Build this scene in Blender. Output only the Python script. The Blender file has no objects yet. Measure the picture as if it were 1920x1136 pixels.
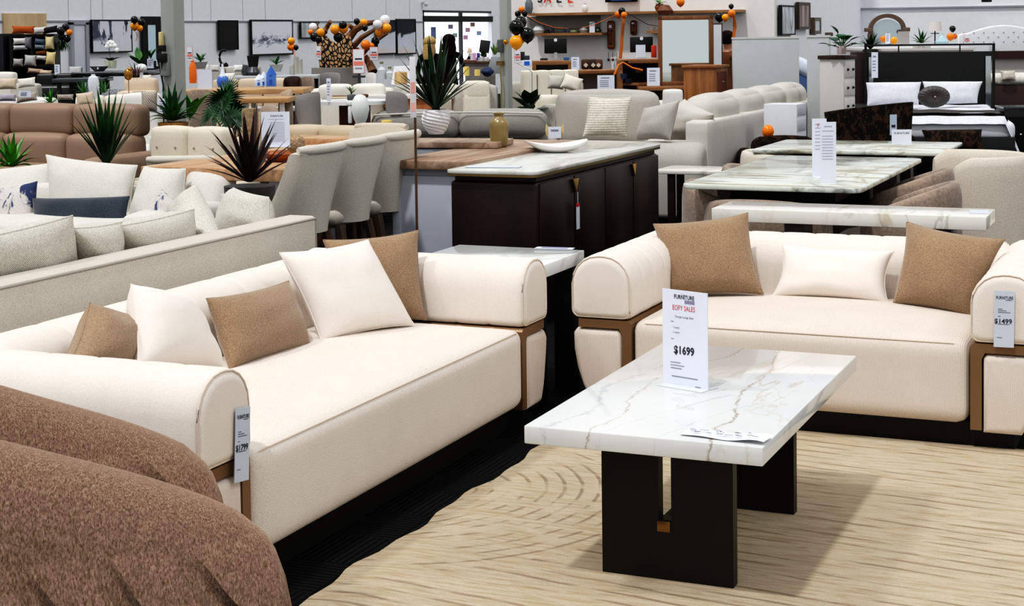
import bpy, bmesh, math, random
from mathutils import Vector, Matrix, Euler, noise
PI=math.pi
rnd=random.Random(7)
SC=bpy.context.scene
COL=SC.collection
# ------------------------------------------------------------ camera model (1920x1136 frame)
F,PITCH,ROLL,YAW,PPY,PPX,H=2975.0,.0474,-.0133,.4075,200.1,960.0,1.55
_c,_s=math.cos(YAW),math.sin(YAW)
FW=Vector((-_s*math.cos(PITCH),_c*math.cos(PITCH),-math.sin(PITCH)))
RT=Vector((_c,_s,0)); UP=RT.cross(FW)
R2=math.cos(ROLL)*RT+math.sin(ROLL)*UP
U2=-math.sin(ROLL)*RT+math.cos(ROLL)*UP
EYE=Vector((0,0,H))
def ray(px,py): return FW+R2*((px-PPX)/F)-U2*((py-PPY)/F)
def W(px,py,z):
    d=ray(px,py); return EYE+d*((z-H)/d.z)
def D(px,py,dep): return EYE+ray(px,py)*dep
def AX(px,py,X):
    d=ray(px,py); return EYE+d*(X/d.x)
def AY(px,py,Y):
    d=ray(px,py); return EYE+d*(Y/d.y)
def onplane(px,py,p0,n):
    d=ray(px,py); return EYE+d*((p0-EYE).dot(n)/d.dot(n))
cam=bpy.data.cameras.new('camera'); camo=bpy.data.objects.new('camera',cam); COL.objects.link(camo)
cam.sensor_width=36; cam.lens=F/1920*36; cam.shift_y=-(568-PPY)/1920; cam.clip_end=200; cam.clip_start=.05
M_=Matrix((R2,U2,-FW)).transposed().to_4x4(); M_.translation=EYE; camo.matrix_world=M_
SC.camera=camo
# ------------------------------------------------------------ materials
MATS={}
def lin(h):
    h=h.lstrip('#'); o=[]
    for i in (0,2,4):
        c=int(h[i:i+2],16)/255; o.append(c/12.92 if c<=.04045 else ((c+.055)/1.055)**2.4)
    return (*o,1)
def shade(c,k): return (min(c[0]*k,1),min(c[1]*k,1),min(c[2]*k,1),1)
class NT:
    def __init__(s,name):
        s.m=bpy.data.materials.new(name); s.m.use_nodes=True; s.t=s.m.node_tree; s.b=s.t.nodes['Principled BSDF']
        s.tc=s.n('ShaderNodeTexCoord'); s.co=s.tc.outputs['Object']
    def n(s,typ,**k):
        x=s.t.nodes.new(typ)
        for a,v in k.items():
            if a in x.inputs.keys(): x.inputs[a].default_value=v
            else: setattr(x,a,v)
        return x
    def l(s,a,b): s.t.links.new(a,b)
    def mp(s,scale=(1,1,1),rot=(0,0,0),loc=(0,0,0)):
        m=s.n('ShaderNodeMapping'); s.l(s.co,m.inputs[0]); m.inputs['Scale'].default_value=scale; m.inputs['Rotation'].default_value=rot; m.inputs['Location'].default_value=loc
        return m.outputs[0]
    def noise(s,co,scale,detail=2,dist=0,rough=.5):
        x=s.n('ShaderNodeTexNoise'); s.l(co,x.inputs['Vector']); x.inputs['Scale'].default_value=scale; x.inputs['Detail'].default_value=detail; x.inputs['Distortion'].default_value=dist; x.inputs['Roughness'].default_value=rough
        return x.outputs['Fac']
    def ramp(s,fac,stops,interp='LINEAR'):
        r=s.n('ShaderNodeValToRGB'); s.l(fac,r.inputs[0]); cr=r.color_ramp; cr.interpolation=interp
        while len(cr.elements)<len(stops): cr.elements.new(.5)
        for e,(p,c) in zip(cr.elements,stops):
            e.position=p; e.color=c if len(c)==4 else (*c,1)
        return r.outputs[0]
    def mix(s,fac,a,b,mode='MIX'):
        m=s.n('ShaderNodeMix',data_type='RGBA',blend_type=mode)
        for sock,v in ((m.inputs[0],fac),(m.inputs[6],a),(m.inputs[7],b)):
            if hasattr(v,'is_linked'): s.l(v,sock)
            else: sock.default_value=v
        return m.outputs[2]
    def bump(s,h,strength=.3,dist=.002,nrm=None):
        b=s.n('ShaderNodeBump'); b.inputs['Strength'].default_value=strength; b.inputs['Distance'].default_value=dist; s.l(h,b.inputs['Height'])
        if nrm: s.l(nrm,b.inputs['Normal'])
        return b.outputs[0]
    def fin(s,col=None,rough=.6,metal=0,nrm=None,**k):
        if col is not None:
            if hasattr(col,'is_linked'): s.l(col,s.b.inputs['Base Color'])
            else: s.b.inputs['Base Color'].default_value=col
        s.b.inputs['Roughness'].default_value=rough; s.b.inputs['Metallic'].default_value=metal
        if nrm: s.l(nrm,s.b.inputs['Normal'])
        for a,v in k.items(): s.b.inputs[a.replace('_',' ')].default_value=v
        return s.m
def plain(hexc,rough=.6,metal=0,**k):
    key=('p',hexc,rough,metal,tuple(k.items()))
    if key not in MATS:
        t=NT('paint_'+hexc.strip('#')); c=lin(hexc)
        f=t.noise(t.co,9,3); col=t.mix(f,shade(c,.93),shade(c,1.05))
        MATS[key]=t.fin(col,rough,metal,**k)
    return MATS[key]
def emis(hexc,st):
    key=('e',hexc,st)
    if key not in MATS:
        t=NT('glow_'+hexc.strip('#')); c=lin(hexc); t.fin((0,0,0,1),.6); t.b.inputs['Emission Color'].default_value=c; t.b.inputs['Emission Strength'].default_value=st; MATS[key]=t.m
    return MATS[key]
def fabric(hexc,amt=.25,scale=260,bump=.5,rib=None,big=.08,sheen=0,patch=None,stretch=(1,1,1)):
    key=('f',hexc,amt,scale,bump,rib,big,sheen,patch,stretch)
    if key in MATS: return MATS[key]
    t=NT('fabric_'+hexc.strip('#')); c=lin(hexc)
    co=t.mp(scale=stretch)
    f=t.noise(co,scale,3,0,.65)
    col=t.ramp(f,[(.25,shade(c,1-amt)),(.75,shade(c,1+amt))])
    g=t.noise(t.co,6,2); col=t.mix(t.ramp(g,[(.3,(0,0,0)),(.7,(1,1,1))]),col,t.mix(1,col,shade((1,1,1,1),1-big),'MULTIPLY'))
    h=f; d=.0015
    if rib:
        ax,fr,depth=rib
        w=t.n('ShaderNodeTexWave',wave_type='BANDS',bands_direction=ax); t.l(t.co,w.inputs['Vector']); w.inputs['Scale'].default_value=fr; w.inputs['Distortion'].default_value=.6; w.inputs['Detail Scale'].default_value=8
        mm=t.n('ShaderNodeMath',operation='ADD'); t.l(w.outputs['Fac'],mm.inputs[0]); t.l(f,mm.inputs[1]); h=mm.outputs[0]
        col=t.mix(w.outputs['Fac'],t.mix(1,col,shade((1,1,1,1),1-depth),'MULTIPLY'),col)
    if patch:
        pc,psc,lo,hi=patch
        pn=t.noise(t.mp(scale=(1,1,.6)),psc,5,.8,.6); col=t.mix(t.ramp(pn,[(lo,(0,0,0)),(hi,(1,1,1))]),col,lin(pc))
    m=t.fin(col,.9,0,t.bump(h,bump,d))
    if sheen: t.b.inputs['Sheen Weight'].default_value=sheen; t.b.inputs['Sheen Roughness'].default_value=.4
    t.b.inputs['Specular IOR Level'].default_value=.15
    MATS[key]=m; return m
def wood(hexa,hexb,scale=3,axis='Y',rough=.45,gloss=.4,grain=22,bump=.1):
    key=('w',hexa,hexb,scale,axis,rough,grain)
    if key in MATS: return MATS[key]
    t=NT('wood_'+hexa.strip('#')); s={'X':(.12,1,1),'Y':(1,.12,1),'Z':(1,1,.1)}[axis]
    co=t.mp(scale=s); f=t.noise(co,grain,5,1.2,.6); g=t.noise(co,scale,3,1.5)
    col=t.ramp(f,[(.3,lin(hexa)),(.7,lin(hexb))]); col=t.mix(t.ramp(g,[(.35,(0,0,0)),(.65,(.7,.7,.7))]),col,shade(lin(hexa),.7))
    MATS[key]=t.fin(col,rough,0,t.bump(f,bump,.001)); return MATS[key]
def marble(base,vein,vein2,scale=1.6,rough=.08,amount=.035,cloud='#D9DCDA',strong=False,rot=0.5,lines=()):
    key=('m',base,vein,vein2,scale,amount,strong)
    if key in MATS: return MATS[key]
    t=NT('marble_'+base.strip('#')); co=t.mp(rot=(0,0,rot),scale=(1,.45,1))
    def vn(sc,w,loc):
        c2=t.n('ShaderNodeMapping'); t.l(co,c2.inputs[0]); c2.inputs['Location'].default_value=loc
        f=t.noise(c2.outputs[0],sc,6,.9,.55); m=t.n('ShaderNodeMath',operation='SUBTRACT'); t.l(f,m.inputs[0]); m.inputs[1].default_value=.5
        a=t.n('ShaderNodeMath',operation='ABSOLUTE'); t.l(m.outputs[0],a.inputs[0]); return t.ramp(a.outputs[0],[(0,(1,1,1)),(w,(0,0,0))])
    cl=t.noise(co,2.2,5,.7); col=t.ramp(cl,[(.35,lin(base)),(.75,lin(cloud))])
    v1=vn(scale,amount,(0,0,0)); v2=vn(scale*1.9,amount*.8,(3,7,1)); gate=t.ramp(t.noise(co,1.3,2),[(.45,(0,0,0)),(.6,(1,1,1))])
    col=t.mix(t.mix(1,v1,gate,'MULTIPLY'),col,lin(vein)); 
    gate2=t.ramp(t.noise(t.mp(loc=(5,2,0)),1.1,2),[(.4,(0,0,0)),(.65,(.8,.8,.8))])
    col=t.mix(t.mix(1,v2,gate2,'MULTIPLY'),col,lin(vein2))
    if strong:
        p=t.noise(t.mp(rot=(0,0,.35),scale=(.5,1.6,1),loc=(1,4,0)),1.7,6,1.4,.6); col=t.mix(t.ramp(p,[(.52,(0,0,0)),(.62,(.8,.8,.8))]),col,lin(vein2))
        p=t.noise(t.mp(rot=(0,0,.2),scale=(.5,1.8,1),loc=(9,1,0)),2.1,6,1.8,.65); col=t.mix(t.ramp(p,[(.56,(0,0,0)),(.63,(.75,.75,.75))]),col,lin(vein))
    for pts,wd,amp,cc,sd in lines:
        sp=t.n('ShaderNodeSeparateXYZ'); t.l(t.co,sp.inputs[0]); fc=t.n('ShaderNodeFloatCurve'); mpn=t.n('ShaderNodeMapRange'); t.l(sp.outputs['Y'],mpn.inputs['Value']); mpn.inputs['From Min'].default_value=-.62; mpn.inputs['From Max'].default_value=.62
        t.l(mpn.outputs[0],fc.inputs['Value']); cv=fc.mapping.curves[0]; pts=sorted(pts,key=lambda p:p[1])
        P=[((y+.62)/1.24,(x+.4)/.8) for x,y in pts]; cv.points[0].location=(0,P[0][1]); cv.points[-1].location=(1,P[-1][1])
        for q in P: cv.points.new(*q)
        fc.mapping.update()
        m1=t.n('ShaderNodeMath',operation='MULTIPLY_ADD'); t.l(fc.outputs[0],m1.inputs[0]); m1.inputs[1].default_value=.8; m1.inputs[2].default_value=-.4
        m2=t.n('ShaderNodeMath',operation='SUBTRACT'); t.l(sp.outputs['X'],m2.inputs[0]); t.l(m1.outputs[0],m2.inputs[1])
        nz=t.noise(t.mp(loc=(sd,sd,0)),22,6,.3,.75); m3=t.n('ShaderNodeMath',operation='MULTIPLY_ADD'); t.l(nz,m3.inputs[0]); m3.inputs[1].default_value=amp; m3.inputs[2].default_value=-amp/2
        m4=t.n('ShaderNodeMath',operation='ADD'); t.l(m2.outputs[0],m4.inputs[0]); t.l(m3.outputs[0],m4.inputs[1]); m5=t.n('ShaderNodeMath',operation='ABSOLUTE'); t.l(m4.outputs[0],m5.inputs[0])
        k=t.ramp(m5.outputs[0],[(0,(.9,.9,.9)),(wd,(0,0,0))]); g=t.ramp(t.noise(t.mp(loc=(sd*2,1,0)),14,3),[(.36,(.25,.25,.25)),(.52,(1,1,1))]); col=t.mix(t.mix(1,k,g,'MULTIPLY'),col,lin(cc))
    MATS[key]=t.fin(col,rough,0); return MATS[key]
# ------------------------------------------------------------ mesh building
class MB:
    def __init__(s): s.bm=bmesh.new()
    def _fin(s,vs,rot=None,at=None,M=None):
        if M is None:
            M=Matrix.Identity(4)
            if rot: M=Euler(rot).to_matrix().to_4x4()
            if at: M=Matrix.Translation(at)@M
        bmesh.ops.transform(s.bm,matrix=M,verts=vs)
    def box(s,c,d,r=0,seg=2,rot=None,taper=None,M=None):
        g=bmesh.ops.create_cube(s.bm,size=1)['verts']
        for v in g:
            v.co=Vector((v.co.x*d[0],v.co.y*d[1],v.co.z*d[2]))
            if taper and v.co.z<0: v.co.x*=taper; v.co.y*=taper
        vs=list(g)
        if r:
            r=min(r,.499*min(abs(a) for a in d))
            es=list({e for v in g for e in v.link_edges})
            o=bmesh.ops.bevel(s.bm,geom=es,offset=r,segments=seg,profile=.5,affect='EDGES')
            vs=list({v for f in o['faces'] for v in f.verts}|{v for v in g if v.is_valid})
        if M is not None: s._fin(vs,M=Matrix.Translation(c)@M if not isinstance(M,tuple) else None)
        else: s._fin(vs,rot,c)
        return s
    def cushion(s,c,d,r=.05,crown=.02,n=10,rot=None,top=False):
        """superellipsoid-like padded block"""
        a,b,h=d[0]/2,d[1]/2,d[2]/2; vs={}
        def pt(ax,sg,u,v):
            p=[0,0,0]; p[ax]=sg; p[(ax+1)%3]=u; p[(ax+2)%3]=v
            q=Vector((p[0]*a,p[1]*b,p[2]*h)); rr=min(r,a*.98,b*.98,h*.98)
            core=Vector([max(-L+rr,min(L-rr,x)) for x,L in zip(q,(a,b,h))]); dd=q-core
            if dd.length>1e-9: q=core+dd.normalized()*rr
            cr=crown*(1-p[0]**2 if ax!=0 else 1)*(1-p[1]**2 if ax!=1 else 1)*(1-p[2]**2 if ax!=2 else 1)
            if top and not(ax==2 and sg>0): cr=0
            q[ax]+=sg*cr
            return q
        def cs(i):
            t=i/n*2-1; return math.copysign(abs(t)**.75,t) if False else math.sin(t*PI/2)
        new=[]
        for ax in range(3):
            for sg in (-1,1):
                g=[[s.bm.verts.new(pt(ax,sg,cs(i),cs(j))) for j in range(n+1)] for i in range(n+1)]
                for i in range(n):
                    for j in range(n):
                        q=[g[i][j],g[i+1][j],g[i+1][j+1],g[i][j+1]]
                        if sg<0: q.reverse()
                        s.bm.faces.new(q)
                for rw in g: new+=rw
        bmesh.ops.remove_doubles(s.bm,verts=new,dist=1e-5)
        new=[v for v in new if v.is_valid]
        s._fin(new,rot,c); return s
    def cyl(s,p0,p1,r0,r1=None,seg=16,caps=True):
        p0,p1=Vector(p0),Vector(p1); r1=r0 if r1 is None else r1
        g=bmesh.ops.create_cone(s.bm,cap_ends=caps,segments=seg,radius1=r0,radius2=r1,depth=(p1-p0).length)['verts']
        M=(p1-p0).to_track_quat('Z','Y').to_matrix().to_4x4(); M.translation=(p0+p1)/2
        bmesh.ops.transform(s.bm,matrix=M,verts=g); return s
    def ball(s,c,r,sc=(1,1,1),seg=20,rot=None):
        g=bmesh.ops.create_uvsphere(s.bm,u_segments=seg,v_segments=max(8,seg*2//3),radius=r)['verts']
        for v in g: v.co=Vector((v.co.x*sc[0],v.co.y*sc[1],v.co.z*sc[2]))
        s._fin(g,rot,c); return s
    def grid(s,P,closeu=False,closev=False,flip=False):
        g=[[s.bm.verts.new(p) for p in row] for row in P]; n=len(g); m=len(g[0])
        for i in range(n if closeu else n-1):
            for j in range(m if closev else m-1):
                q=[g[i][j],g[(i+1)%n][j],g[(i+1)%n][(j+1)%m],g[i][(j+1)%m]]
                if flip: q.reverse()
                try: s.bm.faces.new(q)
                except ValueError: pass
        return g
    def lathe(s,prof,seg=28,at=(0,0,0),wave=None):
        P=[]
        for r,z in prof:
            P.append([Vector((at[0]+(r*(1+(wave(a,z) if wave else 0)))*math.cos(a),at[1]+(r*(1+(wave(a,z) if wave else 0)))*math.sin(a),at[2]+z)) for a in (2*PI*k/seg for k in range(seg))])
        s.grid(P,closev=True,flip=True); return s
    def tube(s,pts,rad,seg=8,flat=1,caps=True):
        pts=[Vector(p) for p in pts]; n=len(pts)
        if not hasattr(rad,'__len__'): rad=[rad]*n
        P=[]; ref=Vector((0,0,1))
        for i,p in enumerate(pts):
            t=(pts[min(i+1,n-1)]-pts[max(i-1,0)]).normalized()
            a=t.cross(ref)
            if a.length<.05: a=t.cross(Vector((1,0,0)))
            a.normalize(); b=t.cross(a)
            P.append([p+(a*math.cos(q)+b*math.sin(q)*flat)*rad[i] for q in (2*PI*k/seg for k in range(seg))])
        g=s.grid(P,closev=True,flip=True)
        if caps:
            try: s.bm.faces.new(list(reversed(g[0]))); s.bm.faces.new(g[-1])
            except ValueError: pass
        return s
    def prism(s,poly,z0,z1,axis='Z',r=0,seg=2):
        def m(a,b,c): return {'Z':Vector((a,b,c)),'Y':Vector((a,c,b)),'X':Vector((c,a,b))}[axis]
        A=[s.bm.verts.new(m(a,b,z0)) for a,b in poly]; B=[s.bm.verts.new(m(a,b,z1)) for a,b in poly]; n=len(A)
        fs=[s.bm.faces.new(A),s.bm.faces.new(B)]
        for i in range(n): fs.append(s.bm.faces.new([A[i],A[(i+1)%n],B[(i+1)%n],B[i]]))
        bmesh.ops.recalc_face_normals(s.bm,faces=fs)
        if r:
            es=[e for e in list({e for f in fs[:2] for e in f.edges})]
            bmesh.ops.bevel(s.bm,geom=es,offset=r,segments=seg,profile=.5,affect='EDGES')
        return s
    def leaf(s,base,d,L,w,droop=.3,n=6,up=Vector((0,0,1)),fold=.15,tipw=0):
        """blade leaf from base along d drooping"""
        d=Vector(d).normalized(); side=d.cross(up)
        if side.length<.05: side=d.cross(Vector((1,0,.2)))
        side.normalize(); p=Vector(base); rows=[]
        for i in range(n+1):
            t=i/n; ww=w*(math.sin(PI*min(1,(t*.85+.12)))**.8)*(1-t**6) ; ww=max(ww,.0008)
            nn=side.cross(d).normalized()
            rows.append([p-side*ww/2+nn*ww*fold,p,p+side*ww/2+nn*ww*fold])
            d=(d-Vector((0,0,droop*t*1.6/n*2))).normalized(); p=p+d*(L/n)
        s.grid(rows); return s
    def bolster(s,prof,L,cap=.03,grooves=(),gd=.006,axis='Y',nl=None,crown=0,end=None):
        """closed profile [(a,z)] swept L along axis from 0; padded ends; sewn grooves"""
        cx=sum(p[0] for p in prof)/len(prof); cz=sum(p[1] for p in prof)/len(prof)
        ts=set()
        k=6
        for i in range(k+1): q=cap*(1-math.cos(i/k*PI/2)); ts.add(round(q,5)); ts.add(round(L-q,5))
        nn=nl or max(4,int(L/.04))
        for i in range(nn+1): ts.add(round(cap+(L-2*cap)*i/nn,5))
        for g in grooves:
            for o in (-.014,-.006,0,.006,.014): ts.add(round(g+o,5))
        ts=sorted(t for t in ts if 0<=t<=L); P=[]
        rx=max(abs(p[0]-cx) for p in prof)
        for t in ts:
            e=min(t,L-t); ins=0
            if e<cap: q=1-e/cap; ins=cap*(1-math.sqrt(max(0,1-q*q)))
            g_=0
            for g in grooves: g_=max(g_,gd*math.exp(-((t-g)/.006)**2)+gd*.5*math.exp(-((t-g)/.02)**2))
            row=[]
            for a,z in prof:
                v=Vector((a-cx,z-cz)); l=v.length; f=max(0,(l-ins-g_)/l) if l>1e-6 else 1
                v=v*f; q=(cx+v.x,cz+v.y)
                row.append({'Y':Vector((q[0],t,q[1])),'X':Vector((t,q[0],q[1]))}[axis])
            P.append(row)
        g=s.grid(P,closev=True)
        fs=[s.bm.faces.new(g[0]),s.bm.faces.new(g[-1])]
        bmesh.ops.recalc_face_normals(s.bm,faces=list(s.bm.faces)); return s
    def mesh(s,name,angle=40):
        me=bpy.data.meshes.new(name); bmesh.ops.recalc_face_normals(s.bm,faces=list(s.bm.faces)) if getattr(s,'recalc',False) else None
        s.bm.to_mesh(me); s.bm.free()
        for p in me.polygons: p.use_smooth=True
        try: me.set_sharp_from_angle(angle=math.radians(angle))
        except Exception: pass
        return me
    def obj(s,name,mat,parent=None,angle=40,loc=None,rot=None):
        me=s.mesh(name,angle)
        for m in (mat if isinstance(mat,(list,tuple)) else [mat]): me.materials.append(m)
        o=bpy.data.objects.new(name,me); COL.objects.link(o)
        if parent is not None: o.parent=parent
        if loc is not None: o.location=loc
        if rot is not None: o.rotation_euler=rot
        return o
def rprof(w,h,r,seg=5,rt=None):
    """rounded rect profile centred x, z from 0..h; r bottom, rt top"""
    rt=r if rt is None else rt; P=[]
    for cx,cz,rr,a0 in ((w/2-r,r,r,-90),(w/2-rt,h-rt,rt,0),(-w/2+rt,h-rt,rt,90),(-w/2+r,r,r,180)):
        for i in range(seg+1):
            a=math.radians(a0+90*i/seg); P.append((cx+rr*math.cos(a),cz+rr*math.sin(a)))
    return P
def tag(o,label,cat,group=None,kind=None):
    if label: o['label']=label
    if cat: o['category']=cat
    if group: o['group']=group
    if kind: o['kind']=kind
    return o
def thing(name,label,cat,loc=(0,0,0),rz=0,group=None):
    o=bpy.data.objects.new(name,None); COL.objects.link(o); o.empty_display_size=.1
    o.location=loc; o.rotation_euler=(0,0,rz); tag(o,label,cat,group); return o
def struct(name,mb,mat,label=None):
    o=mb.obj(name,mat); o['kind']='structure'
    if label: o['label']=label
    return o
def dup(root,loc,rz,label,group=None):
    r=root.copy(); COL.objects.link(r); r.location=loc; r.rotation_euler=(0,0,rz); r['label']=label
    if group: r['group']=group
    for ch in list(root.children):
        c=ch.copy(); COL.objects.link(c); c.parent=r
        for g in list(ch.children):
            d=g.copy(); COL.objects.link(d); d.parent=c
    return r
# text -> mesh
def text_mesh(body,size,bold=0,align='CENTER',sx=1):
    cu=bpy.data.curves.new('t','FONT'); cu.body=body; cu.size=size; cu.align_x=align; cu.align_y='CENTER'; cu.offset=bold; cu.resolution_u=2
    o=bpy.data.objects.new('t',cu); COL.objects.link(o)
    dg=bpy.context.evaluated_depsgraph_get(); me=bpy.data.meshes.new_from_object(o.evaluated_get(dg))
    bpy.data.objects.remove(o); bpy.data.curves.remove(cu)
    for v in me.vertices: v.co.x*=sx
    return me
def put_text(parent,body,c,size,mat,ux=Vector((1,0,0)),uy=Vector((0,0,1)),bold=0,align='CENTER',name='lettering',sx=1,lift=.0012):
    me=text_mesh(body,size,bold,align,sx); nn=ux.cross(uy).normalized()
    for v in me.vertices: v.co=c+ux*v.co.x+uy*v.co.y+nn*lift
    me.materials.append(mat); me.name=name
    o=bpy.data.objects.new(name,me); COL.objects.link(o); o.parent=parent; return o
# pillow from picture corners on a plane: real quad cushion
def quad_pillow(name,label,cpx,p0,n,t,mat,group=None,pinch=.06,wr=.006,N=18,sag=0,seed=1,seam=None,cat='cushion'):
    n=Vector(n).normalized(); p0=Vector(p0)
    TL,TR,BR,BL=[onplane(px,py,p0,n) for px,py in cpx]
    return pillow3(name,label,TL,TR,BR,BL,n,t,mat,group,pinch,wr,N,sag,seed,cat,seam)
def pillow3(name,label,TL,TR,BR,BL,n,t,mat,group=None,pinch=.06,wr=.006,N=18,sag=0,seed=1,cat='cushion',seam=None):
    org=(BL+BR)/2; c=(TL+TR+BR+BL)/4
    mb=MB(); hw=((TR-TL).length+(BR-BL).length)/4
    def P(u,v,sg):
        k=pinch
        uu=u*(1-k*(1-v*v)*abs(u)**2); vv=v*(1-k*(1-u*u)*abs(v)**2)
        a,b=(uu+1)/2,(vv+1)/2
        q=BL*(1-a)*(1-b)+BR*a*(1-b)+TR*a*b+TL*(1-a)*b
        th=t/2*(max(0,(1-abs(u)**2.6))*max(0,(1-abs(v)**2.6)))**.5
        # creases near corners + wobble
        w=noise.noise(Vector((u*2.2+seed*3.1,v*2.2,seed)))*wr*2+noise.noise(Vector((u*6,v*6+seed,3)))*wr*.6
        edge=max(abs(u),abs(v)); w*=(1-edge**4)
        z=-sag*(1-u*u)*max(0,v) 
        return q+n*(sg*(th)+w)+Vector((0,0,z))-org
    P1=[[P(math.sin(PI/2*(2*i/N-1)),math.sin(PI/2*(2*j/N-1)),1) for j in range(N+1)] for i in range(N+1)]
    P2=[[P(math.sin(PI/2*(2*i/N-1)),math.sin(PI/2*(2*j/N-1)),-1) for j in range(N+1)] for i in range(N+1)]
    mb.grid(P1); mb.grid(P2,flip=True)
    bmesh.ops.remove_doubles(mb.bm,verts=list(mb.bm.verts),dist=2e-4)
    bmesh.ops.recalc_face_normals(mb.bm,faces=list(mb.bm.faces))
    th=thing(name,label,cat,org,0,group)
    cov=mb.obj('cover',mat,th,angle=70)
    # piped seam around the rim
    s=MB(); rim=[]
    for i in range(N): rim.append(P(math.sin(PI/2*(2*i/N-1)),-1,0))
    for i in range(N): rim.append(P(1,math.sin(PI/2*(2*i/N-1)),0))
    for i in range(N): rim.append(P(-math.sin(PI/2*(2*i/N-1)),1,0))
    for i in range(N+1): rim.append(P(-1,-math.sin(PI/2*(2*i/N-1)),0))
    s.tube(rim,.0028 if seam is None else seam,6); s.obj('seam',mat,th)
    return th
def panel_quad(parent,name,TL,TR,BR,BL,th,mat,org):
    n=(TR-TL).cross(BL-TL).normalized(); mb=MB()
    A=[mb.bm.verts.new(p-org) for p in (TL,TR,BR,BL)]; B=[mb.bm.verts.new(p-org+n*th) for p in (TL,TR,BR,BL)]
    mb.bm.faces.new(A); mb.bm.faces.new(B)
    for i in range(4): mb.bm.faces.new([A[i],A[(i+1)%4],B[(i+1)%4],B[i]])
    bmesh.ops.recalc_face_normals(mb.bm,faces=list(mb.bm.faces))
    return mb.obj(name,mat,parent)
INK=plain('#2A2C34',.7); RED=plain('#C8302C',.7); PAPER=plain('#E6EBFA',.35); GREYINK=plain('#8A8E99',.7)
# ============================================================ foreground
CREAM=fabric('#E6DCD3',.12,300,.35,big=.04)
CREAMF=fabric('#DDD1C6',.16,300,.4,rib=('X',45,.06),big=.04)
CREAMY=fabric('#E2D8CE',.2,260,.5,big=.05)
CREAMP=fabric('#EFE6DE',.08,300,.3,big=.03)
CREAMSEAM=plain('#D6C8B8',.8)
TAN=fabric('#998169',.5,270,.9,big=.12,sheen=.4)
BRONZE=plain('#86694D',.38,.35)
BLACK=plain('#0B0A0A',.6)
GREYW=fabric('#C8C2B8',.25,260,.6,big=.05)
GREYW2=fabric('#D6D2C8',.3,180,.7,big=.05,rib=('X',60,.12))
def cream_sofa(loc,rz,inner,label,aw=.255,tufts=10):
    s=thing('sofa',label,'sofa',loc,rz)
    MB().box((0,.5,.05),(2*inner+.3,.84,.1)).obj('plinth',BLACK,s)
    mb=MB().cushion((0,.42,.255),(2*inner-.004,.84,.31),r=.05,crown=.034,n=16,top=True)
    for v in mb.bm.verts: pass
    mb.obj('seat',CREAMF if rz==0 else CREAMY,s,angle=80)
    sm=MB().tube([(-inner+.02,.026,.385),(-inner+.06,.013,.3965),(0,.0125,.3975),(inner-.06,.013,.3965),(inner-.02,.026,.385)],.0032,6); sm.obj('seam',CREAMSEAM,s)
    P=rprof(.27,.56,.05,5,.12)
    gr=[inner*2/tufts*k+.0 for k in range(1,tufts)]
    MB().bolster(P,2*inner+.1,cap=.05,grooves=gr,gd=.0035,axis='X').obj('backrest',CREAM,s,angle=75,loc=(-inner-.05,.915,.1))
    for sg in (-1,1):
        cx=sg*(inner+aw/2)
        up=MB().bolster(rprof(aw,.255,.03,5,.115),1.03,cap=.035,grooves=[.16,.30,.45,.62],gd=.0025,axis='Y')
        up.obj('armrest',CREAM,s,angle=75,loc=(cx,.0,.405))
        # piping round the arm's face
        pr=rprof(aw-.012,.243,.03,5,.11); rim=[(cx+a,.010,.411+z) for a,z in pr]; rim.append(rim[0])
        MB().tube(rim,.003,6).obj('seam',CREAMSEAM,s)
        # lower padded panel
        o=aw/2; bw=.046
        pl=[(sg*(inner+bw),.075),(sg*(inner+aw-.075),.075),(sg*(inner+aw-.045),.13),(sg*(inner+aw-.02),.20),(sg*(inner+aw-.006),.28),(sg*(inner+aw-.006),.345),(sg*(inner+aw-.02),.362),(sg*(inner+bw+.012),.362),(sg*(inner+bw),.350)]
        cxx=sum(p[0] for p in pl)/len(pl); czz=sum(p[1] for p in pl)/len(pl)
        MB().bolster(pl,1.0,cap=.03,axis='Y').obj('side_panel',CREAMF,s,angle=50,loc=(0,.005,0))
        fr=[(sg*(inner+.002),.085),(sg*(inner+bw-.004),.085),(sg*(inner+bw-.004),.345),(sg*(inner+bw+.008),.368),(sg*(inner+aw-.03),.368),(sg*(inner+aw-.03),.402),(sg*(inner+.014),.402),(sg*(inner+.002),.39)]
        if sg<0: fr.reverse()
        MB().prism(fr,.012,.9,'Y').obj('bronze_frame',BRONZE,s,angle=30)
    return s
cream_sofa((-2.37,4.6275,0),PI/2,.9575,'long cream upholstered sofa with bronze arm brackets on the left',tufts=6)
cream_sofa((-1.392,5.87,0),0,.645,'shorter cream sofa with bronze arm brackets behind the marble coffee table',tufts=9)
def P0(px,py,z): return W(px,py,z)
# pillows of the long sofa
quad_pillow('cushion','small tan cushion leaning behind the near arm of the long cream sofa',[(168,568),(258,606),(312,700),(112,706)],AX(200,640,-3.02),(.88,.25,.38),.17,TAN,pinch=.12,seed=2)
quad_pillow('cushion','cream cushion between the two small tan cushions on the long sofa',[(246,533),(338,556),(420,690),(258,690)],AX(320,620,-2.96),(.9,.1,.4),.17,CREAMP,pinch=.06,seed=3)
quad_pillow('cushion','rectangular tan lumbar cushion in the middle of the long cream sofa',[(387,560),(541,527),(584,655),(430,694)],P0(505,672,.425),(.86,0,.5),.15,TAN,pinch=.09,seed=4)
quad_pillow('cushion','large cream square cushion tilted on the long cream sofa',[(524,474),(690,450),(776,608),(603,641)],P0(660,630,.425),(.82,-.38,.42),.16,CREAMP,pinch=.07,seed=5)
quad_pillow('cushion','tan square cushion propped against the far arm of the long sofa',[(606,450),(784,432),(799,600),(640,602)],P0(765,602,.43)+Vector((0,.04,0)),(.55,-.78,.3),.16,TAN,pinch=.08,seed=6)
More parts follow.
